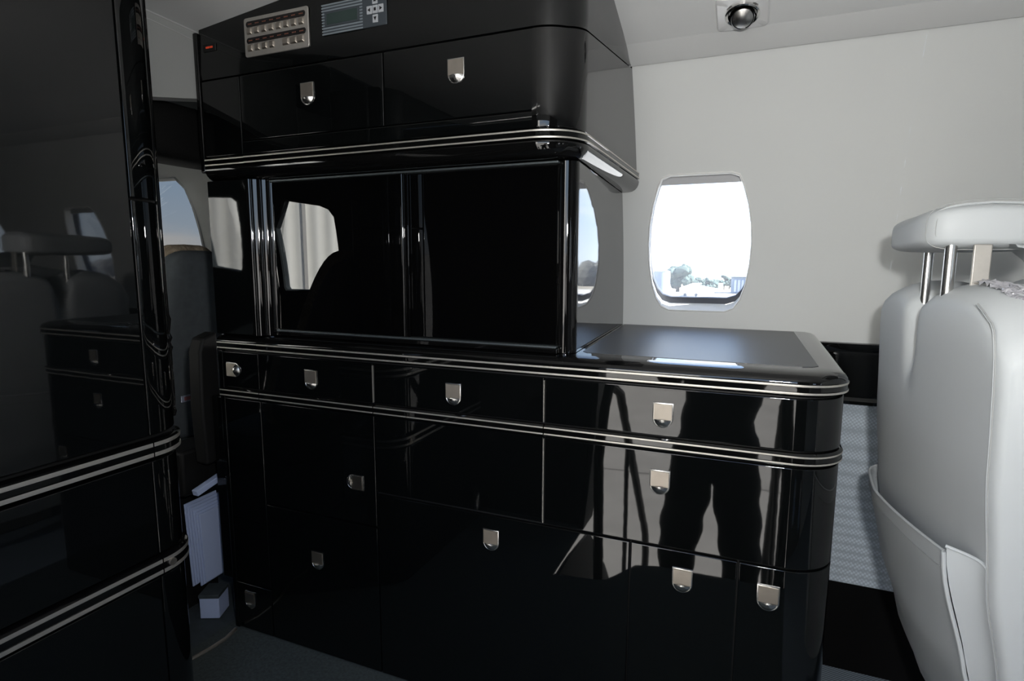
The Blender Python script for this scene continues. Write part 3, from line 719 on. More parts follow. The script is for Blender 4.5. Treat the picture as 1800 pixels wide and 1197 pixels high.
# ------------------------------------------------------------------ reading lights
def spotlight(x, y, label):
    z = ceilZ(y, x); t = empty('reading_light', (x, y, z), label, 'light', 'gimbal reading lights in the headliner')
    dy = .22; sl = (1.797-1.725)/.22
    n = Vector((0, -sl, -1)).normalized(); r = Vector((1, 0, 0)); u = n.cross(r).normalized()
    M = Matrix((r, u, n)).transposed().to_4x4(); M.translation = Vector((x, y, z))
    def rr(pts, z_): return [M @ Vector((a, b, z_)) for a, b in pts]
    bm = bmesh.new(); o = rrect(.062, .058, .014); i_ = [(.044*math.cos(math.atan2(b, a)), .044*math.sin(math.atan2(b, a))) for a, b in o]
    rs_ = [[bm.verts.new(p) for p in rr(q, h)] for q, h in ((o, -.001), (o, .004), ([(a*.94, b*.94) for a, b in o], .007), (i_, .007), ([(a*.95, b*.95) for a, b in i_], -.001))]
    for a, b in zip(rs_, rs_[1:]):
        for k in range(len(o)): bm.faces.new((a[k], a[(k+1) % len(o)], b[(k+1) % len(o)], b[k]))
    bmesh.ops.recalc_face_normals(bm, faces=bm.faces); link('bezel', bm, BEZ, t)
    bm = bmesh.new(); rs_ = []
    for rad, h in ((.041, .004), (.041, .012), (.038, .014), (.034, .012), (.031, .0)): rs_.append([bm.verts.new(M @ Vector((rad*math.cos(k*math.pi/16), rad*math.sin(k*math.pi/16), h))) for k in range(32)])
    for a, b in zip(rs_, rs_[1:]):
        for k in range(32): bm.faces.new((a[k], a[(k+1) % 32], b[(k+1) % 32], b[k]))
    bmesh.ops.recalc_face_normals(bm, faces=bm.faces); link('ring', bm, CHR, t)
    bm = bmesh.new(); aim = Vector((.08, .42, .90)).normalized(); a1 = Vector((1, 0, 0)); a2 = aim.cross(a1)
    rs_ = []
    for h, rad in ((-.018, .027), (.0, .030), (.014, .0285), (.020, .026), (.019, .024)):
        rs_.append([bm.verts.new(M @ (aim*h+a1*rad*math.cos(k*math.pi/16)+a2*rad*math.sin(k*math.pi/16)+Vector((0, -.002, .008)))) for k in range(32)])
    for a, b in zip(rs_, rs_[1:]):
        for k in range(32): bm.faces.new((a[k], a[(k+1) % 32], b[(k+1) % 32], b[k]))
    bmesh.ops.recalc_face_normals(bm, faces=bm.faces); link('barrel', bm, LACT, t)
    bm = bmesh.new(); rs_ = []
    for j in range(6):
        f = j/5; rad = .024*(1-f)+.0004; h = .019+.006*math.sin(f*math.pi/2)
        rs_.append([bm.verts.new(M @ (aim*h+a1*rad*math.cos(k*math.pi/16)+a2*rad*math.sin(k*math.pi/16)+Vector((0, -.002, .008)))) for k in range(32)])
    for a, b in zip(rs_, rs_[1:]):
        for k in range(32): bm.faces.new((a[k], a[(k+1) % 32], b[(k+1) % 32], b[k]))
    bm.faces.new(rs_[-1]); bmesh.ops.recalc_face_normals(bm, faces=bm.faces); link('lens', bm, SCOOP, t)
    return t
spotlight(-.068, 1.642, 'chrome gimbal reading light in a square bezel above the oval cabin window')
# ------------------------------------------------------------------ passenger seat
def interp(tab, v):
    if v <= tab[0][0]: return tab[0][1]
    for (a, fa), (b, fb) in zip(tab, tab[1:]):
        if v <= b:
            k = (v-a)/(b-a); k = k*k*(3-2*k)*.5+k*.5; return fa+(fb-fa)*k
    return tab[-1][1]
XB_ = [(.10, .43), (.15, .412), (.29, .362), (.45, .322), (.62, .292), (.80, .277), (1.0, .270), (1.1, .272)]
TOPZ = [(0, .985), (.03, 1.02), (.07, 1.05), (.14, 1.075), (.24, 1.086), (.31, 1.086), (.375, 1.070), (.415, 1.030), (.44, 1.010), (.465, 1.030), (.505, 1.070), (.58, 1.088), (.75, 1.088), (.86, 1.078), (.93, 1.055), (.97, 1.03), (1, 1.0)]
def seat_xy(t, x_off, z): return (.070*t+x_off+interp(XB_, z), 1.645-.595*t, z)
def end_round(t):
    if t < .12: k = (.12-t)/.12; return .055*(1-math.sqrt(max(0, 1-k*k)))
    if t > .965: k = (t-.965)/.035; return .012*(1-math.sqrt(max(0, 1-k*k)))
    return 0
def build_seat():
    t_ = empty('passenger_seat', (.55, 1.36, 0), 'white leather cabin seat seen from behind with a map pocket, raised headrest above it', 'seat')
    bm = bmesh.new(); V = []
    ts = [0, .008, .02, .04, .06, .08, .10, .12]+lin(.15, .34, 6)+lin(.36, .52, 13)+lin(.55, .95, 8)+[.965, .975, .985, .995, 1.0]
    for t in ts:
        zt = interp(TOPZ, t); e = end_round(t); row = []; g = math.exp(-((t-.44)/.032)**2)
        zs = lin(.12, zt-.045, 22)
        for z in zs:
            gd = g*.050*min(1, max(0, (z-.88)/.12))**1.5; bulge = -.010*math.sin(math.pi*min(1, max(0, t)))*min(1, (z-.1)/.3)
            row.append(seat_xy(t, e+gd+bulge, z))
        xb = row[-1][0]; D = .17-2*e
        for a in range(1, 12):
            g_ = math.pi*a/12; zz = zt-.045+.045*math.sin(g_)*1.0; row.append((xb+D/2-D/2*math.cos(g_), row[0][1], zz))
        for z in zs[::-1]: row.append((max(seat_xy(t, e, z)[0]+.02, xb+D-.065*(1.0-z)), row[0][1], z))
        V.append([bm.verts.new(p) for p in row])
    for a, b in zip(V, V[1:]):
        for i in range(len(a)-1): bm.faces.new((a[i], a[i+1], b[i+1], b[i]))
        bm.faces.new((a[-1], a[0], b[0], b[-1]))
    bm.faces.new(V[0][::-1]); bm.faces.new(V[-1]); bmesh.ops.recalc_face_normals(bm, faces=bm.faces)
    br = link('backrest', bm, LEA, t_, auto=60)
    # piping seam along the near back edge and over the top
    def back_pt(t, z, o=0):
        g = math.exp(-((t-.44)/.032)**2)*.050*min(1, max(0, (z-.88)/.12))**1.5; bu = -.010*math.sin(math.pi*t)*min(1, (z-.1)/.3)
        return Vector(seat_xy(t, end_round(t)+g+bu-o, z))
    SE = [(.972, z) for z in lin(.13, .93, 24)]+[(.971, .955), (.968, .98), (.962, 1.002), (.952, 1.022), (.938, 1.04), (.918, 1.056), (.892, 1.070), (.86, 1.08)]
    def lim(t, z): return min(z, interp(TOPZ, t)-.02)
    bm = bmesh.new(); tube(bm, [back_pt(t, lim(t, z), .0010) for t, z in SE], .0011, 6); link('seam', bm, LEAD, br)
    bm = bmesh.new(); tube(bm, [back_pt(t-.006, lim(t, z)-.001, .0006) for t, z in SE], .0013, 8); link('welt', bm, LEA, br)
    # map pocket: outer sheet with a rolled rim
    def pock(t, k):
        """k 0 top .. 1 bottom"""
        zt = .625+.030*t-.012*math.sin(math.pi*t)
        z = zt+(.13-zt)*k
        out = (.002+.036*(min(1, t/.35))**.8*(1-.2*max(0, t-.5)))*(1-k)**.7*(1 if t < .86 else 1)+.004
        out += .006*math.sin(9*t+6*k)*k*(1-k)*2
        return back_pt(t, z, out)
    bm = bmesh.new(); cols = []
    for t in lin(.0, .90, 26):
        a = [pock(t, k) for k in lin(0, 1, 18)]; top = a[0]
        rim = [top+Vector((.004, 0, -.018)), top+Vector((.0045, 0, -.001)), top+Vector((.003, 0, .002)), top+Vector((0, 0, .0025)), top+Vector((-.0018, 0, 0))]
        cols.append([bm.verts.new(p) for p in rim+a])
    for a, b in zip(cols, cols[1:]):
        for i in range(len(a)-1): bm.faces.new((a[i], b[i], b[i+1], a[i+1]))
    pk = link('map_pocket', bm, LEA, t_, auto=70)
    bm = bmesh.new(); tube(bm, [pock(t, .06)+Vector((-.001, 0, 0)) for t in lin(.01, .875, 24)], .0007, 5); link('hem_stitch', bm, LEAD, pk)
    bm = bmesh.new(); pts = [pock(.90, k)+Vector((-.001, 0, 0)) for k in lin(0, 1, 20)]; tube(bm, pts, .0035, 8); link('welt', bm, LEA, pk)
    # gusset between pocket edge and seat edge
    bm = bmesh.new(); cols = []
    for s in lin(0, 1, 8):
        col = []
        for k in lin(0, 1, 16):
            a = pock(.90, k)+Vector((.002, 0, .010*(1-k))); b = back_pt(.968, a.z-.005*(1-k), .002); p = a.lerp(b, s); p.x += .012*math.sin(math.pi*s)*(1-k); col.append(bm.verts.new(p))
        cols.append(col)
    for a, b in zip(cols, cols[1:]):
        for i in range(len(a)-1): bm.faces.new((a[i], b[i], b[i+1], a[i+1]))
    link('pocket_gusset', bm, LEA, t_, auto=70)
    bm = bmesh.new(); pts = [pock(.90, 0).lerp(back_pt(.968, .640, .002), s)+Vector((.012*math.sin(math.pi*s)+.001, 0, .010-.002*s)) for s in lin(0, 1, 8)]; tube(bm, pts, .003, 8); link('gusset_rim', bm, LEA, t_)
    # headrest
    hr = empty('headrest_dummy', (0, 0, 0)) if False else None
    def pillow(name, c, h, p, parent, m=LEA, rot=0, fn=None, n=20, par_m=None):
        """superellipsoid cushion: centre c, half sizes h"""
        bm = bmesh.new(); R = Matrix.Rotation(rot, 3, 'Z'); rows = []
        sg = lambda v, e_: math.copysign(abs(v)**e_, v)
        for j in range(n+1):
            la = -math.pi/2+math.pi*j/n; row = []
            for i in range(2*n):
                lo = 2*math.pi*i/(2*n)
                v = Vector((h[0]*sg(math.cos(la), p[1])*sg(math.cos(lo), p[0]), h[1]*sg(math.cos(la), p[1])*sg(math.sin(lo), p[0]), h[2]*sg(math.sin(la), p[1])))
                if fn: v = fn(v)
                row.append(bm.verts.new(Vector(c)+R @ v))
            rows.append(row)
        for a, b in zip(rows, rows[1:]):
            for i in range(2*n): bm.faces.new((a[i], a[(i+1) % (2*n)], b[(i+1) % (2*n)], b[i]))
        bmesh.ops.remove_doubles(bm, verts=bm.verts, dist=1e-5); bmesh.ops.recalc_face_normals(bm, faces=bm.faces)
        return link(name, bm, m, parent, auto=80)
    def hfn(v):
        k = (v.y+.16)/.32   # 0 near the aisle, 1 at the wall
        v.z *= 1-.12*max(0, k); v.z += .004*math.sin(22*v.y+9*v.x)*(.4 if k > .1 else 0)-.006*k
        v.z += .012*(1-(v.x/.1)**2)*(v.z > 0); return v
    h = pillow('headrest', (.371, 1.431, 1.182), (.100, .165, .0375), (.42, .40), t_, fn=hfn, n=26)
    # side panel piping, double line
    for o, rr, m in ((0, .0022, LEA), (.006, .0008, LEAD), (-.006, .0008, LEAD)):
        bm = bmesh.new(); pts = []
        for i in range(41):
            a = 2*math.pi*i/40; sx_ = math.copysign(abs(math.cos(a))**.45, math.cos(a)); sz = math.copysign(abs(math.sin(a))**.5, math.sin(a))
            pts.append((.376+(.088+o)*sx_, 1.281-.0005+.004*(o == 0)-.006*(o < 0)+.006*(o > 0)+.003, 1.185+(.0335+o*.9)*sz+(.010 if sz > 0 else 0)*(1-sx_**2)))
        tube(bm, pts, rr, 6, cap=False); link('piping', bm, m, h)
    for nm, x, y, r in (('post', .3195, 1.42, .0086), ('post', .322, 1.285, .0098)):
        bm = bmesh.new(); tube(bm, [(x, y, 1.00), (x, y, 1.16)], r, 20); link(nm, bm, SCOOP, t_)
    bm = bmesh.new(); box(bm, .351, .378, 1.268, 1.274, 1.05, 1.155); link('slide_plate', bm, PSIL, t_, bevel=.002)
    # crinkled film lying along the top
    bm = bmesh.new(); rnd = random.Random(3); cols = []
    for i, t in enumerate(lin(.68, 1.0, 26)):
        zt = interp(TOPZ, min(t, .99))+.004; col = []
        for k in range(8): col.append(bm.verts.new((.350+.070*(t-.68)+.0055*k+rnd.uniform(-.003, .003), 1.645-.575*t, zt-.003+.008*rnd.random()-.0016*abs(k-3.5))))
        cols.append(col)
    for a, b in zip(cols, cols[1:]):
        for i in range(7): bm.faces.new((a[i], b[i], b[i+1], a[i+1]))
    bmesh.ops.recalc_face_normals(bm, faces=bm.faces); link('film_strip', bm, FILM, t_, smooth=False)
    bm = bmesh.new(); prof_ = [(.40, 1.155), (.43, 1.150), (.455, 1.128), (.475, 1.100), (.50, 1.088), (.54, 1.080), (.60, 1.070)]
    cols = [[bm.verts.new((x+dx, 1.262+dy, z+dz)) for dx, dy, dz in ((0, .004, 0), (.003, -.012, -.001), (.006, -.014, -.006), (.006, .10, -.006), (0, .11, 0))] for x, z in prof_]
    for a, b in zip(cols, cols[1:]):
        for i in range(5): bm.faces.new((a[i], a[(i+1) % 5], b[(i+1) % 5], b[i]))
    bm.faces.new(cols[0]); bm.faces.new(cols[-1][::-1]); bmesh.ops.recalc_face_normals(bm, faces=bm.faces); link('neck_flap', bm, LEA, t_, auto=70)
    # front bolster of the backrest rising behind the posts
    pillow('front_bolster', (.52, 1.33, .86), (.055, .265, .235), (.35, .45), t_, fn=lambda v: Vector((v.x, v.y, v.z-.05*max(0, (-v.y-.02)/.24)**1.0*(v.z > 0)+.045*(v.z > .1)*math.exp(-((v.y+.05)/.1)**2))), n=22)
    pillow('seat_cushion', (.76, 1.36, .40), (.28, .25, .085), (.35, .5), t_)
    for y in (1.04, 1.68): pillow('armrest', (.78, y-.01 if y > 1.2 else y+.02, .50), (.25, .035, .12), (.3, .35), t_)
    bm = bmesh.new(); box(bm, .62, 1.0, 1.16, 1.50, .06, .32); link('seat_base', bm, LEA, t_, bevel=.03)
    bm = bmesh.new(); box(bm, .66, .95, 1.20, 1.46, .002, .062); link('floor_rail', bm, BRUSH, t_, bevel=.004)
    return t_, pillow
seat, pillow = build_seat()
# ------------------------------------------------------------------ forward partition, cockpit
bm = bmesh.new()   # light header between walkway and cockpit, following the headliner
ys = lin(.82, 1.42, 10); V = [[bm.verts.new((x, y, z)) for x, z in ((-1.447, ceilZ(y, -1.447)+.003), (-1.447, 1.545+.21*(y-1.10)), (-1.475, 1.540+.21*(y-1.10)), (-1.475, ceilZ(y, -1.475)+.003))] for y in ys]
for a, b in zip(V, V[1:]):
    for i in range(3): bm.faces.new((a[i], a[i+1], b[i+1], b[i]))
tag(link('wall_front', bm, CKW, auto=40), kind='structure')
bm = bmesh.new(); tube(bm, [(-1.446, y, ceilZ(y, -1.446)-.0) for y in lin(.82, 1.32, 8)], .003, 6); tube(bm, [(-1.446, y, ceilZ(y, -1.446)-.02-.05*max(0, y-1.1)) for y in lin(.82, 1.32, 8)], .0012, 6)
tag(link('trim_4', bm, CEILB), kind='structure')
vl = pillow('curtain_valance', (-1.60, 1.16, 1.487), (.085, .34, .078), (.4, .35), None, m=BLK, n=16)
tag(vl, 'black padded valance over the cockpit entrance', 'valance')
# cockpit shell
def outl_poly(pts, n=5):
    out = []
    for p, q in zip(pts, pts[1:]+pts[:1]):
        for k in range(n): out.append((p[0]+(q[0]-p[0])*k/n, p[1]+(q[1]-p[1])*k/n))
    return out
WRc = [(-2.86, 1.06), (-2.38, 1.06), (-2.355, 1.09), (-2.35, 1.25), (-2.352, 1.36), (-2.362, 1.44), (-2.40, 1.482), (-2.86, 1.487)]
WL1 = [(-2.515, .965), (-2.15, .965), (-2.125, .99), (-2.105, 1.36), (-2.13, 1.40), (-2.18, 1.42), (-2.41, 1.455), (-2.525, 1.31), (-2.525, .98)]
WL2 = [(-2.98, 1.10), (-2.76, 1.07), (-2.74, 1.10), (-2.67, 1.45), (-2.70, 1.475), (-2.98, 1.49)]
CKRED = CKW
bm = bmesh.new()
holed(bm, (-3.0, -2.05, .80, 1.66), outl_poly(WRc), R_); grid(bm, lin(-3.0, -2.05, 1), lin(0, .80, 5), R_)
for x0, x1 in ((-3.4, -3.0), (-2.05, -1.52)): grid(bm, lin(x0, x1, 1), lin(0, 1.66, 10), R_)
tag(link('wall_right', bm, CKW, auto=60), kind='structure')
bm = bmesh.new()
holed(bm, (-2.58, -1.80, .70, 1.66), outl_poly(WL1), L_); grid(bm, [-2.58, -1.80], lin(0, .70, 5), L_)
holed(bm, (-3.15, -2.58, .90, 1.66), outl_poly(WL2), L_); grid(bm, [-3.15, -2.58], lin(0, .90, 5), L_)
for x0, x1 in ((-3.4, -3.15), (-1.80, -1.30)): grid(bm, lin(x0, x1, 1), lin(0, 1.70, 10), L_)
tag(link('wall_left', bm, CKD, auto=60), kind='structure')
bm = bmesh.new()
quad(bm, [(-3.4, 0, 1.66), (-1.52, 0, 1.66), (-1.52, 1.80, 1.66), (-3.4, 1.80, 1.66)]); tag(link('ceiling', bm, CKD, smooth=False), kind='structure')
bm = bmesh.new(); quad(bm, [(-1.52, 0, 1.66), (-1.52, 1.8, 1.66), (-1.52, 1.8, 1.86), (-1.52, 0, 1.86)])
quad(bm, [(-1.302, 0, 0), (-1.302, .82, 0), (-1.302, .82, 1.745), (-1.302, 0, 1.745)]); quad(bm, [(-1.476, 1.30, 0), (-1.476, 1.97, 0), (-1.476, 1.97, 1.80), (-1.476, 1.30, 1.80)])
tag(link('wall_front', bm, CKD, smooth=False), kind='structure')
bm = bmesh.new(); quad(bm, [(-3.4, .05, -.002), (-1.30, .05, -.002), (-1.30, 1.75, -.002), (-3.4, 1.75, -.002)]); tag(link('floor', bm, CKD, smooth=False), kind='structure')
bm = bmesh.new(); quad(bm, [(-3.4, -.1, 0), (-3.4, 1.97, 0), (-3.4, 1.97, 1.12), (-3.4, -.1, 1.12)]); quad(bm, [(-3.4, -.1, 1.5), (-3.4, 1.97, 1.5), (-3.4, 1.97, 1.7), (-3.4, -.1, 1.7)])
quad(bm, [(-3.4, .88, 1.12), (-3.4, .96, 1.12), (-3.4, .96, 1.5), (-3.4, .88, 1.5)])
tag(link('wall_front', bm, CKD, smooth=False), kind='structure')
for i, (fn, P_, g_, s_gn) in enumerate(((R_, WRc, PANET, 1), (L_, WL1, PANE, -1), (L_, WL2, PANE, -1))):
    w = empty('window_%d' % (7+i), (0, 0, 0)); tag(w, kind='structure'); c = Vector((sum(p[0] for p in P_)/len(P_), 0, sum(p[1] for p in P_)/len(P_)))
    bm = bmesh.new(); o = outl_poly(P_); rings = []
    for sc, dy in ((1.06, -.004), (1.03, -.010), (1.0, -.004), (1.0, .03)):
        rings.append([bm.verts.new((c.x+(x-c.x)*sc, fn(x, z)[1]+dy*s_gn, c.z+(z-c.z)*sc)) for x, z in o])
    for a, b in zip(rings, rings[1:]):
        for k in range(len(o)): bm.faces.new((a[k], a[(k+1) % len(o)], b[(k+1) % len(o)], b[k]))
    link('window_frame', bm, CKW if i == 0 else CKD, w)
    bm = bmesh.new(); bm.faces.new([bm.verts.new((x, fn(x, z)[1]+.022*s_gn, z)) for x, z in o]); link('pane', bm, g_, w, smooth=False)
w = empty('window_10', (-3.4, .9, 1.3)); tag(w, kind='structure')
bm = bmesh.new(); quad(bm, [(-3.405, -.1, 1.12), (-3.405, 1.97, 1.12), (-3.405, 1.97, 1.5), (-3.405, -.1, 1.5)]); link('pane', bm, PANET, w, smooth=False)
# instrument panel
ip = empty('instrument_panel', (-3.1, .92, .5), 'dark cockpit instrument panel under a black glareshield', 'instrument panel')
bm = bmesh.new(); box(bm, -3.35, -3.10, .10, 1.74, .45, .98); link('panel', bm, CKD, ip, bevel=.01)
bm = bmesh.new(); box(bm, -3.38, -3.00, .08, 1.76, .985, 1.03); link('glareshield', bm, BLK, ip, bevel=.015)
for i in range(4):
    bm = bmesh.new(); box(bm, -3.098, -3.090, .25+.36*i, .50+.36*i, .66, .88); link('screen', bm, GLS, ip, smooth=False, bevel=.002)
def pilot_seat(y, x, label, zt, lean=.12, hw=.245):
    t = empty('pilot_seat', (x, y, 0), label, 'seat', None)
    def f(v):
        k = (v.z+.36)/.72; v.y *= 1-.28*max(0, k-.55)/.45; v.x += lean*(v.z-.2); return v
    pillow('backrest', (x, y, zt-.37), (.085, hw, .37), (.5, .45), t, m=CSEAT, fn=f, n=22)
    pillow('sheepskin', (x-.048, y, zt-.372), (.09, hw-.008, .395), (.5, .5), t, m=FLE, fn=f, n=18)
    pillow('seat_cushion', (x-.28, y, zt-.80), (.25, .25, .08), (.4, .5), t, m=CKD, n=12)
    bm = bmesh.new(); box(bm, x-.45, x-.08, y-.2, y+.2, .002, zt-.86); link('seat_pedestal', bm, CKD, t, bevel=.01)
    return t
cs = pilot_seat(1.60, -2.03, 'charcoal cockpit seat back with tan sheepskin edge beyond the walkway', 1.165, .12, .195)
bm = bmesh.new(); box(bm, -1.962, -1.957, 1.47, 1.60, .598, .622); tg = link('label_tag', bm, mat('label_paper', (.35, .38, .48), .6), cs, smooth=False)
bm = bmesh.new(); box(bm, -1.957, -1.9565, 1.48, 1.515, .603, .617); link('label_print', bm, mat('label_red', (.35, .12, .12), .6), tg, smooth=False)
pilot_seat(.44, -1.64, 'dark pilot seat back mirrored in the smoked sliding glass', 1.15, .36, .17)
# folded jump seat edge beside the walkway
bm = bmesh.new(); vs = [(-1.477, 1.176, .52), (-1.477, 1.170, .70), (-1.477, 1.176, .86), (-1.477, 1.190, .90), (-1.477, 1.24, .915), (-1.477, 1.24, .52)]
a = [bm.verts.new(v) for v in vs]; b = [bm.verts.new((x-.05, y+.0, z)) for x, y, z in vs]; bm.faces.new(a); bm.faces.new(b[::-1])
for i in range(6): bm.faces.new((a[i], a[(i+1) % 6], b[(i+1) % 6], b[i]))
bmesh.ops.recalc_face_normals(bm, faces=bm.faces)
js = link('folded_jump_seat', bm, BLK, None, bevel=.008); tag(js, 'black folded jump seat edge behind the left end of the galley', 'jump seat')
bm = bmesh.new(); tube(bm, [(-1.4765, 1.214, .56), (-1.4765, 1.222, .69)], [.004, .0012], 8); link('strap', bm, PAPER, js)
# document holder, papers, box on the floor
bx = empty('document_shelf', (-1.56, 1.25, .0), 'black low document shelf in the walkway, beside the left end of the galley', 'shelf')
bm = bmesh.new(); box(bm, -1.66, -1.54, 1.14, 1.32, .42, .56); link('top_box', bm, BLK, bx, bevel=.01)
bm = bmesh.new(); box(bm, -1.67, -1.645, 1.15, 1.32, .002, .40); link('back_board', bm, BLK, bx, smooth=False)
pc = (-1.56, 1.23)
for i in range(6):
    bm = bmesh.new(); x = -1.585+.007*i; y0 = 1.185-.000*i; 
    M = Matrix.Translation((x, 1.236+.004*i, .238)) @ Matrix.Rotation(math.radians(2), 4, 'X')
    vs = box(bm, -.0022, .0022, -.060, .055, -.13+.006*(i % 3), .145-.007*i, M=M)
    o = link('booklet', bm, PAPER, None, bevel=.0015)
    tag(o, 'pale blue booklet standing in the document shelf stack', 'booklet', 'pale blue booklets by the walkway')
bm = bmesh.new(); M = Matrix.Translation((-1.50, 1.195, .452)) @ Matrix.Rotation(math.radians(14), 4, 'X'); box(bm, -.012, .010, -.05, .055, -.009, .009, M=M)
o = link('folder', bm, PAPER, None, bevel=.002); tag(o, 'pale folder edge lying on the black document shelf above the blue booklets', 'folder')
bm = bmesh.new(); M = Matrix.Translation((-1.55, 1.225, .036)) @ Matrix.Rotation(math.radians(25), 4, 'Z'); box(bm, -.03, .03, -.035, .035, -.034, .034, M=M)
tb = empty('small_box', (-1.55, 1.225, 0), 'small pale box with dark lid on the walkway floor', 'box'); link('box_body', bm, PAPER, tb, bevel=.003)
bm = bmesh.new(); M2 = M @ Matrix.Translation((0, 0, .040)); box(bm, -.032, .032, -.037, .037, -.006, .006, M=M2); link('lid', bm, CKD, tb, bevel=.002)
bm = bmesh.new(); tube(bm, [(-1.415, 1.185, .004), (-1.405, 1.14, .004), (-1.408, 1.09, .004), (-1.42, 1.03, .004), (-1.45, .95, .004), (-1.455, .86, .004)], .006, 8); tag(link('trim_5', bm, BRUSH), kind='structure')
# aft seats across the aisle and behind (seen mirrored in the wardrobe)
def copy_tree(o, off, parent=None):
    c = o.copy(); COL.objects.link(c)
    if parent is None: c.location = o.location+Vector(off)
    else: c.parent = parent
    for ch in [q for q in bpy.data.objects if q.parent == o and q != c]: copy_tree(ch, off, c)
    return c
# ------------------------------------------------------------------ OUTSIDE
TILT = -.0226
gz = lambda y: -1.55+TILT*y
bm = bmesh.new(); quad(bm, [(-500, -500, gz(-500)), (500, -500, gz(-500)), (500, 120, gz(120)), (-500, 120, gz(120))]); ap = link('apron', bm, CONC, smooth=False); tag(ap, kind='structure')
bm = bmesh.new(); quad(bm, [(-500, 120, gz(120)), (500, 120, gz(120)), (500, 900, gz(900)), (-500, 900, gz(900))]); tag(link('field', bm, FIELD, smooth=False), kind='structure')
mat('tank_grey', (.40, .39, .37), .6)
hg = empty('hangar', (-9, -9, gz(-9)), 'white corrugated steel hangar wall outside, mirrored in the smoked glass doors', 'hangar')
HM = Matrix.Translation((-10, -8.5, gz(-9))) @ Matrix.Rotation(math.radians(-45), 4, 'Z')
bm = bmesh.new(); box(bm, -10, 12, -.3, 0, 0, 9, M=HM)
o = link('wall', bm, HANG, hg, smooth=False)
bm = bmesh.new(); box(bm, -.04, .04, .0, .06, 0, 9, M=HM); link('downpipe', bm, MATS['tank_grey'], hg, smooth=False)
bm = bmesh.new(); box(bm, -10, 12, .0, .10, 0, .5, M=HM); link('plinth', bm, BLDG, hg, smooth=False)
def tree(x, y, w, h, label, seed):
    rnd = random.Random(seed); t = empty('tree', (x, y, gz(y)), label, 'tree', 'trees beyond the apron')
    bm = bmesh.new(); z0 = gz(y); tube(bm, [(x, y, z0), (x+.1, y, z0+h*.5)], [w*.05, w*.03], 8); link('trunk', bm, BARK, t)
    bm = bmesh.new()
    for i in range(22):
        a = rnd.uniform(0, 6.28); q = rnd.random()**.5*.36*w; zz = rnd.uniform(.28, .82)*h; q *= 1-.5*abs(zz/h-.5)
        r = w*rnd.uniform(.13, .2)
        M = Matrix.Translation((x+q*math.cos(a), y+q*math.sin(a), z0+zz)) @ Matrix.Diagonal((r, r, r*.85, 1))
        g = bmesh.ops.create_icosphere(bm, subdivisions=2, radius=1, matrix=M)
        for v in g['verts']: v.co += Vector((rnd.uniform(-1, 1), rnd.uniform(-1, 1), rnd.uniform(-1, 1)))*r*.16
    link('crown', bm, LEAF, t, smooth=False); return t
def wpt(px, Y):   # x at distance Y for an image column near the horizon
    return Y*math.tan(math.atan((px-900)/1016)-math.radians(22.8))
tree(wpt(1190, 110), 110, 6.6, 5.2, 'large round leafy tree left of centre in the oval window view', 1)
tree(wpt(1152, 118), 118, 3.2, 4.4, 'small tree at the far left of the window view behind the white tank', 2)
for i, (px, w, h) in enumerate(((1218, 3.0, 2.6), (1228, 2.4, 2.9), (1240, 2.6, 2.6), (1250, 3, 2.2), (1262, 2.6, 2.2), (1271, 2.4, 3.1), (1280, 2.6, 2.3))):
    tree(wpt(px, 116+i*4.2), 116+i*4.2, w, h*(116+i*4.2)/116, ['low rounded tree right beside the large tree on the horizon', 'pointed low tree, second right of the large tree', 'low tree at mid horizon behind the parked aircraft', 'lowest tree of the middle row on the horizon', 'low tree just left of the pale building', 'taller narrow tree beside the pale building', 'low tree at the corner of the pale building'][i], 10+i)
tk = empty('storage_tank', (wpt(1165, 100), 100, gz(100)), 'pale cylindrical storage tank at the left of the window view', 'tank')
bm = bmesh.new(); x = wpt(1162, 100); tube(bm, [(x, 100, gz(100)), (x, 100, gz(100)+3.6)], 1.35, 24); link('tank_shell', bm, BLDW, tk)
bm = bmesh.new(); tube(bm, [(x, 100, gz(100)+3.6), (x, 100, gz(100)+4.0)], [1.4, .2], 24); link('tank_roof', bm, BLDG, tk)
bd = empty('airport_building', (wpt(1305, 105), 105, gz(105)), 'pale low airport building with ribbed front at the right of the window view', 'building')
x0, x1 = wpt(1283, 105), wpt(1345, 105); bm = bmesh.new(); box(bm, x0, x1, 105, 115, gz(105), gz(105)+2.7); link('wall', bm, BLDW, bd, smooth=False)
for i in range(8):
    bm = bmesh.new(); x = x0+.5+i*(x1-x0-.8)/8; box(bm, x, x+.35, 104.9, 105.05, gz(105)+.3, gz(105)+2.3); link('door_panel', bm, mat('door_rib', (.30, .32, .38), .8) if i == 0 else MATS['door_rib'], bd, smooth=False)
bm = bmesh.new(); box(bm, x0-.2, x1, 104.8, 115.2, gz(105)+2.7, gz(105)+2.85); link('roof_edge', bm, BLDG, bd, smooth=False)
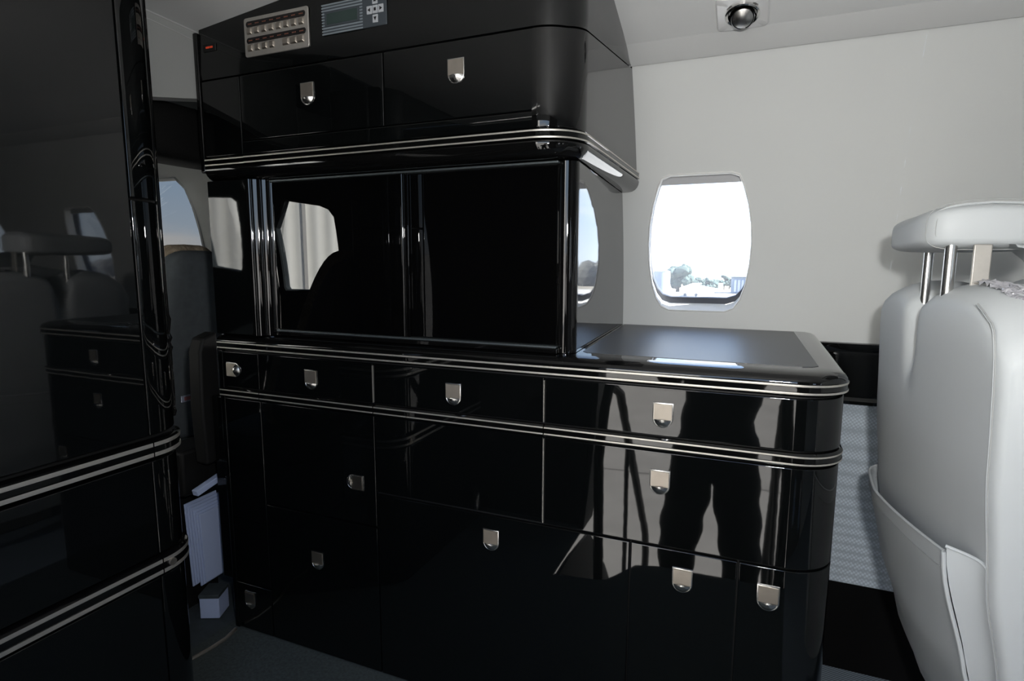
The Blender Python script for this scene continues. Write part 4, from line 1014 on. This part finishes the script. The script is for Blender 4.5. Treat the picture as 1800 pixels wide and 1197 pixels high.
# parked light aircraft
pa = empty('parked_aircraft', (wpt(1228, 85), 85, gz(85)), 'small white high wing aircraft parked on the apron below the trees', 'aircraft')
x = wpt(1228, 85); z = gz(85)
bm = bmesh.new(); tube(bm, [(x-2.4, 85, z+1.0), (x-2.2, 85, z+1.05), (x-1.2, 85, z+1.15), (x, 85, z+1.1), (x+1.6, 85, z+1.0), (x+3, 85, z+1.0)], [.15, .35, .5, .5, .3, .1], 14); link('fuselage', bm, WHT, pa)
bm = bmesh.new(); box(bm, x-1.2, x-.1, 80.5, 89.5, z+1.62, z+1.74); link('wing', bm, WHT, pa, bevel=.03)
bm = bmesh.new(); box(bm, x+2.5, x+3.1, 84.95, 85.05, z+1.0, z+1.9); link('tail_fin', bm, WHT, pa, bevel=.02)
for dx in (-1.9, -.4):
    bm = bmesh.new(); tube(bm, [(x+dx, 85, z+.22), (x+dx, 85, z+.8)], .05, 6); tube(bm, [(x+dx, 84.9, z+.22), (x+dx, 85.1, z+.22)], .22, 12); link('landing_gear', bm, BLDG, pa)

# ------------------------------------------------------------------ the photographer standing on the entry steps
def skinned(name, chains, sub=2):
    """chains: list of lists of (x, y, z, r); first vertex of later chains may be an index into the vertex list"""
    verts, edges, rad = [], [], []
    for ch in chains:
        prev = None
        for c in ch:
            if isinstance(c, int): prev = c; continue
            verts.append(c[:3]); rad.append(c[3]); i = len(verts)-1
            if prev is not None: edges.append((prev, i))
            prev = i
    me = bpy.data.meshes.new(name); me.from_pydata(verts, edges, []); o = bpy.data.objects.new(name, me); COL.objects.link(o)
    sk = o.modifiers.new('skin', 'SKIN'); sk.use_smooth_shade = True
    for i, r in enumerate(rad):
        rr = r if isinstance(r, tuple) else (r, r); me.skin_vertices[0].data[i].radius = rr
    me.skin_vertices[0].data[0].use_root = True
    ss = o.modifiers.new('sub', 'SUBSURF'); ss.levels = sub; ss.render_levels = sub
    dg = bpy.context.evaluated_depsgraph_get(); ev = o.evaluated_get(dg); m2 = bpy.data.meshes.new_from_object(ev); o.modifiers.clear(); o.data = m2; bpy.data.meshes.remove(me)
    for p in m2.polygons: p.use_smooth = True
    return o
pr = empty('person', (-.15, -.18, -.58), 'person in dark shirt and loose black trousers holding a camera, mirrored in the drawer fronts', 'person')
hip = (-.13, -.20, .345, .125)
V0 = [hip, (-.125, -.215, .42, .140), (-.11, -.225, .58, .150), (-.085, -.23, .74, .165), (-.06, -.225, .865, .085), (-.045, -.205, .93, .058), (-.03, -.20, .985, .056), (-.01, -.205, 1.07, .060)]
ch = [V0]
n0 = len(V0)
def add(start, pts): 
    ch.append([start]+pts); r = sum(len([c for c in q if not isinstance(c, int)]) for q in ch); return r
k = add(0, [(-.215, -.19, .25, .098), (-.262, -.165, -.11, .076), (-.268, -.16, -.22, .068), (-.285, -.185, -.46, .040), (-.285, -.185, -.535, .040), (-.285, -.10, -.555, .036), (-.285, -.03, -.560, .024)])
k = add(0, [(-.045, -.19, .25, .098), (-.002, -.165, -.11, .076), (.004, -.16, -.22, .068), (.02, -.185, -.46, .040), (.02, -.185, -.535, .040), (.02, -.10, -.555, .036), (.02, -.03, -.560, .024)])
def arm(sx, sh, el, wr, hand_dir, side):
    global k
    s0 = k; add(3, [(sh[0], sh[1], sh[2], .062), ((sh[0]+el[0])/2, (sh[1]+el[1])/2, (sh[2]+el[2])/2, .047), (*el, .040), ((el[0]*.5+wr[0]*.5), (el[1]+wr[1])/2, (el[2]+wr[2])/2, .036), (*wr, (.027, .022))])
    wi = s0+4; pm = Vector(wr)+Vector(hand_dir)*.045
    add(wi, [(*pm, (.036, .018))]); pi = wi+1; base = pi+1
    d = Vector(hand_dir); sv = Vector((side, 0, 0))
    for f in range(4):
        off = Vector((0, 0, 1))*(.024-.0165*f); L = (.030, .034, .032, .025)[f]
        a = pm+d*.035+off; b = a+d*L*.5+sv*-.016+Vector((0, .012, 0)); c = b+sv*-.028+Vector((0, .008, 0)); e_ = c+sv*-.018+Vector((0, -.004, 0))
        add(pi, [(*a, .0105), (*b, .0098), (*c, .0088), (*e_, .0075)])
    a = pm+Vector((-.012*side, -.022, .012)); b = a+Vector((-.026*side, -.006, .016)); add(pi, [(*a, .0125), (*b, .0100)])
    k = sum(len([c for c in q if not isinstance(c, int)]) for q in ch)
arm(-1, (-.255, -.22, .80), (-.33, -.12, .62), (-.135, -.10, .985), (.15, .10, .98), -1)
arm(1, (.12, -.22, .80), (.235, -.13, .64), (.125, -.105, 1.00), (-.12, .08, .99), 1)
body = skinned('body', ch, 2); body.parent = pr; body.matrix_parent_inverse = Matrix.Translation(pr.location).inverted()
# head joined into the same mesh
bm = bmesh.new(); bm.from_mesh(body.data)
bmh = bmesh.new(); bmesh.ops.create_uvsphere(bmh, u_segments=40, v_segments=28, radius=1)
hc = Vector((-.005, -.205, 1.115))
for v in bmh.verts:
    x, y, z = v.co; X, Y, Z = x*.076, y*.094, z*.118
    if z < -.1 and y > -.3: X *= 1-.28*(-z-.1); 
    if y > .3 and z < .2: Y *= 1.0-.04*(.2-z)
    nose = math.exp(-(x/.17)**2-((z+.12)/.20)**2)*(y > .3); Y += .020*nose
    for sx in (-.38, .38): Y -= .010*math.exp(-((x-sx)/.20)**2-((z-.08)/.14)**2)*(y > .2)
    Y += .005*math.exp(-(x/.3)**2-((z+.45)/.06)**2)*(y > .3)-.004*math.exp(-(x/.3)**2-((z+.50)/.03)**2)*(y > .3)
    Y += .006*math.exp(-(x/.28)**2-((z+.80)/.14)**2)*(y > .1)
    for sx in (-1, 1): X += sx*.016*math.exp(-((y+.05)/.16)**2-((z+.05)/.24)**2)*(x*sx > .85)
    v.co = hc+Vector((X, Y, Z))
tmp = bpy.data.meshes.new('t'); bmh.to_mesh(tmp); bmh.free(); bm.from_mesh(tmp); bpy.data.meshes.remove(tmp)
bm.to_mesh(body.data); bm.free()
me = body.data
for m in (SKIN, TRO, SHI, SHOE): me.materials.append(m)
for p in me.polygons:
    p.use_smooth = True; c = p.center
    p.material_index = 0 if c.z > .905 else (2 if c.z > .30 else (1 if c.z > -.515 else 3))
# loose trousers and shirt over the body
for nm, m, z0, z1, d in (('trousers', TRO, -.535, .34, .016), ('shirt', SHI, .22, .90, .014)):
    bm = bmesh.new(); bm.from_mesh(me); bm.normal_update()
    bmesh.ops.delete(bm, geom=[f for f in bm.faces if not z0 < f.calc_center_median().z < z1], context='FACES')
    for v in bm.verts: v.co += v.normal*(d+.006*math.sin(v.co.z*38+v.co.x*12))
    o = link(nm, bm, m, pr, auto=180)
bm = bmesh.new(); bmesh.ops.create_uvsphere(bm, u_segments=36, v_segments=24, radius=1)
for v in bm.verts:
    x, y, z = v.co; v.co = hc+Vector((x*.083, y*.102-.006, z*.124+.008))
bmesh.ops.delete(bm, geom=[v for v in bm.verts if (v.co.y-hc.y > .025 and v.co.z-hc.z < .075) or v.co.z-hc.z < -.06 or (abs(v.co.x-hc.x) > .06 and v.co.y-hc.y > -.01 and v.co.z-hc.z < .03)], context='VERTS')
link('hair', bm, HAIR, pr, auto=180)
# camera in the hands: the lens front sits just behind the viewpoint
cm = empty('camera_body', (0, -.085, 1.06), 'black digital camera with a flash unit on a side bracket, held by the person', 'camera')
bm = bmesh.new(); box(bm, -.072, .072, -.112, -.062, 1.07, 1.165); link('body_shell', bm, CAMB, cm, bevel=.012)
bm = bmesh.new(); box(bm, -.028, .028, -.112, -.058, 1.165, 1.195); link('prism_housing', bm, CAMB, cm, bevel=.01)
bm = bmesh.new(); tube(bm, [(0, -.065, 1.12), (0, -.03, 1.12), (0, -.03, 1.12)], [.036, .036, .036], 32); link('lens_barrel', bm, CAMB, cm)
bm = bmesh.new(); tube(bm, [(.07, -.09, 1.075), (.10, -.09, 1.075), (.112, -.085, 1.09), (.112, -.075, 1.20)], .008, 8); link('flash_bracket', bm, CAMB, cm)
bm = bmesh.new(); box(bm, .072, .150, -.085, -.012, 1.20, 1.242); box(bm, .070, .152, -.075, -.006, 1.240, 1.302); link('flash_unit', bm, CAMB, cm, bevel=.006)

# ------------------------------------------------------------------ more reading lights aft, woods on the horizon
proto = [o for o in bpy.data.objects if o.name == 'reading_light'][0]
for x, lab in ((.90, 'reading light further aft in the headliner, mirrored in the wardrobe door'),):
    c = proto.copy(); COL.objects.link(c); c.location = proto.location+Vector((x-proto.location.x, 0, 0)); c['label'] = lab
    for ch in [q for q in bpy.data.objects if q.parent == proto]:
        d = ch.copy(); COL.objects.link(d); d.parent = c
rnd = random.Random(11); bm = bmesh.new()
for i in range(260):
    x = 18+i*1.5+rnd.uniform(-1, 1); y = 165+rnd.uniform(-8, 8); r = rnd.uniform(2.2, 4.2)
    g = bmesh.ops.create_icosphere(bm, subdivisions=2, radius=1, matrix=Matrix.Translation((x, y, gz(y)+r*.75)) @ Matrix.Diagonal((r, r, r*rnd.uniform(.9, 1.4), 1)))
    for v in g['verts']: v.co += Vector((rnd.uniform(-1, 1), rnd.uniform(-1, 1), rnd.uniform(-1, 1)))*r*.07
wd = link('woods', bm, mat('grey_woods', (.055, .055, .05), .9, noise=(.5, .3), spec=.1), smooth=False)
tag(wd, 'continuous grey brown woods along the horizon, mirrored in the black niche side', 'woods', kind='stuff')
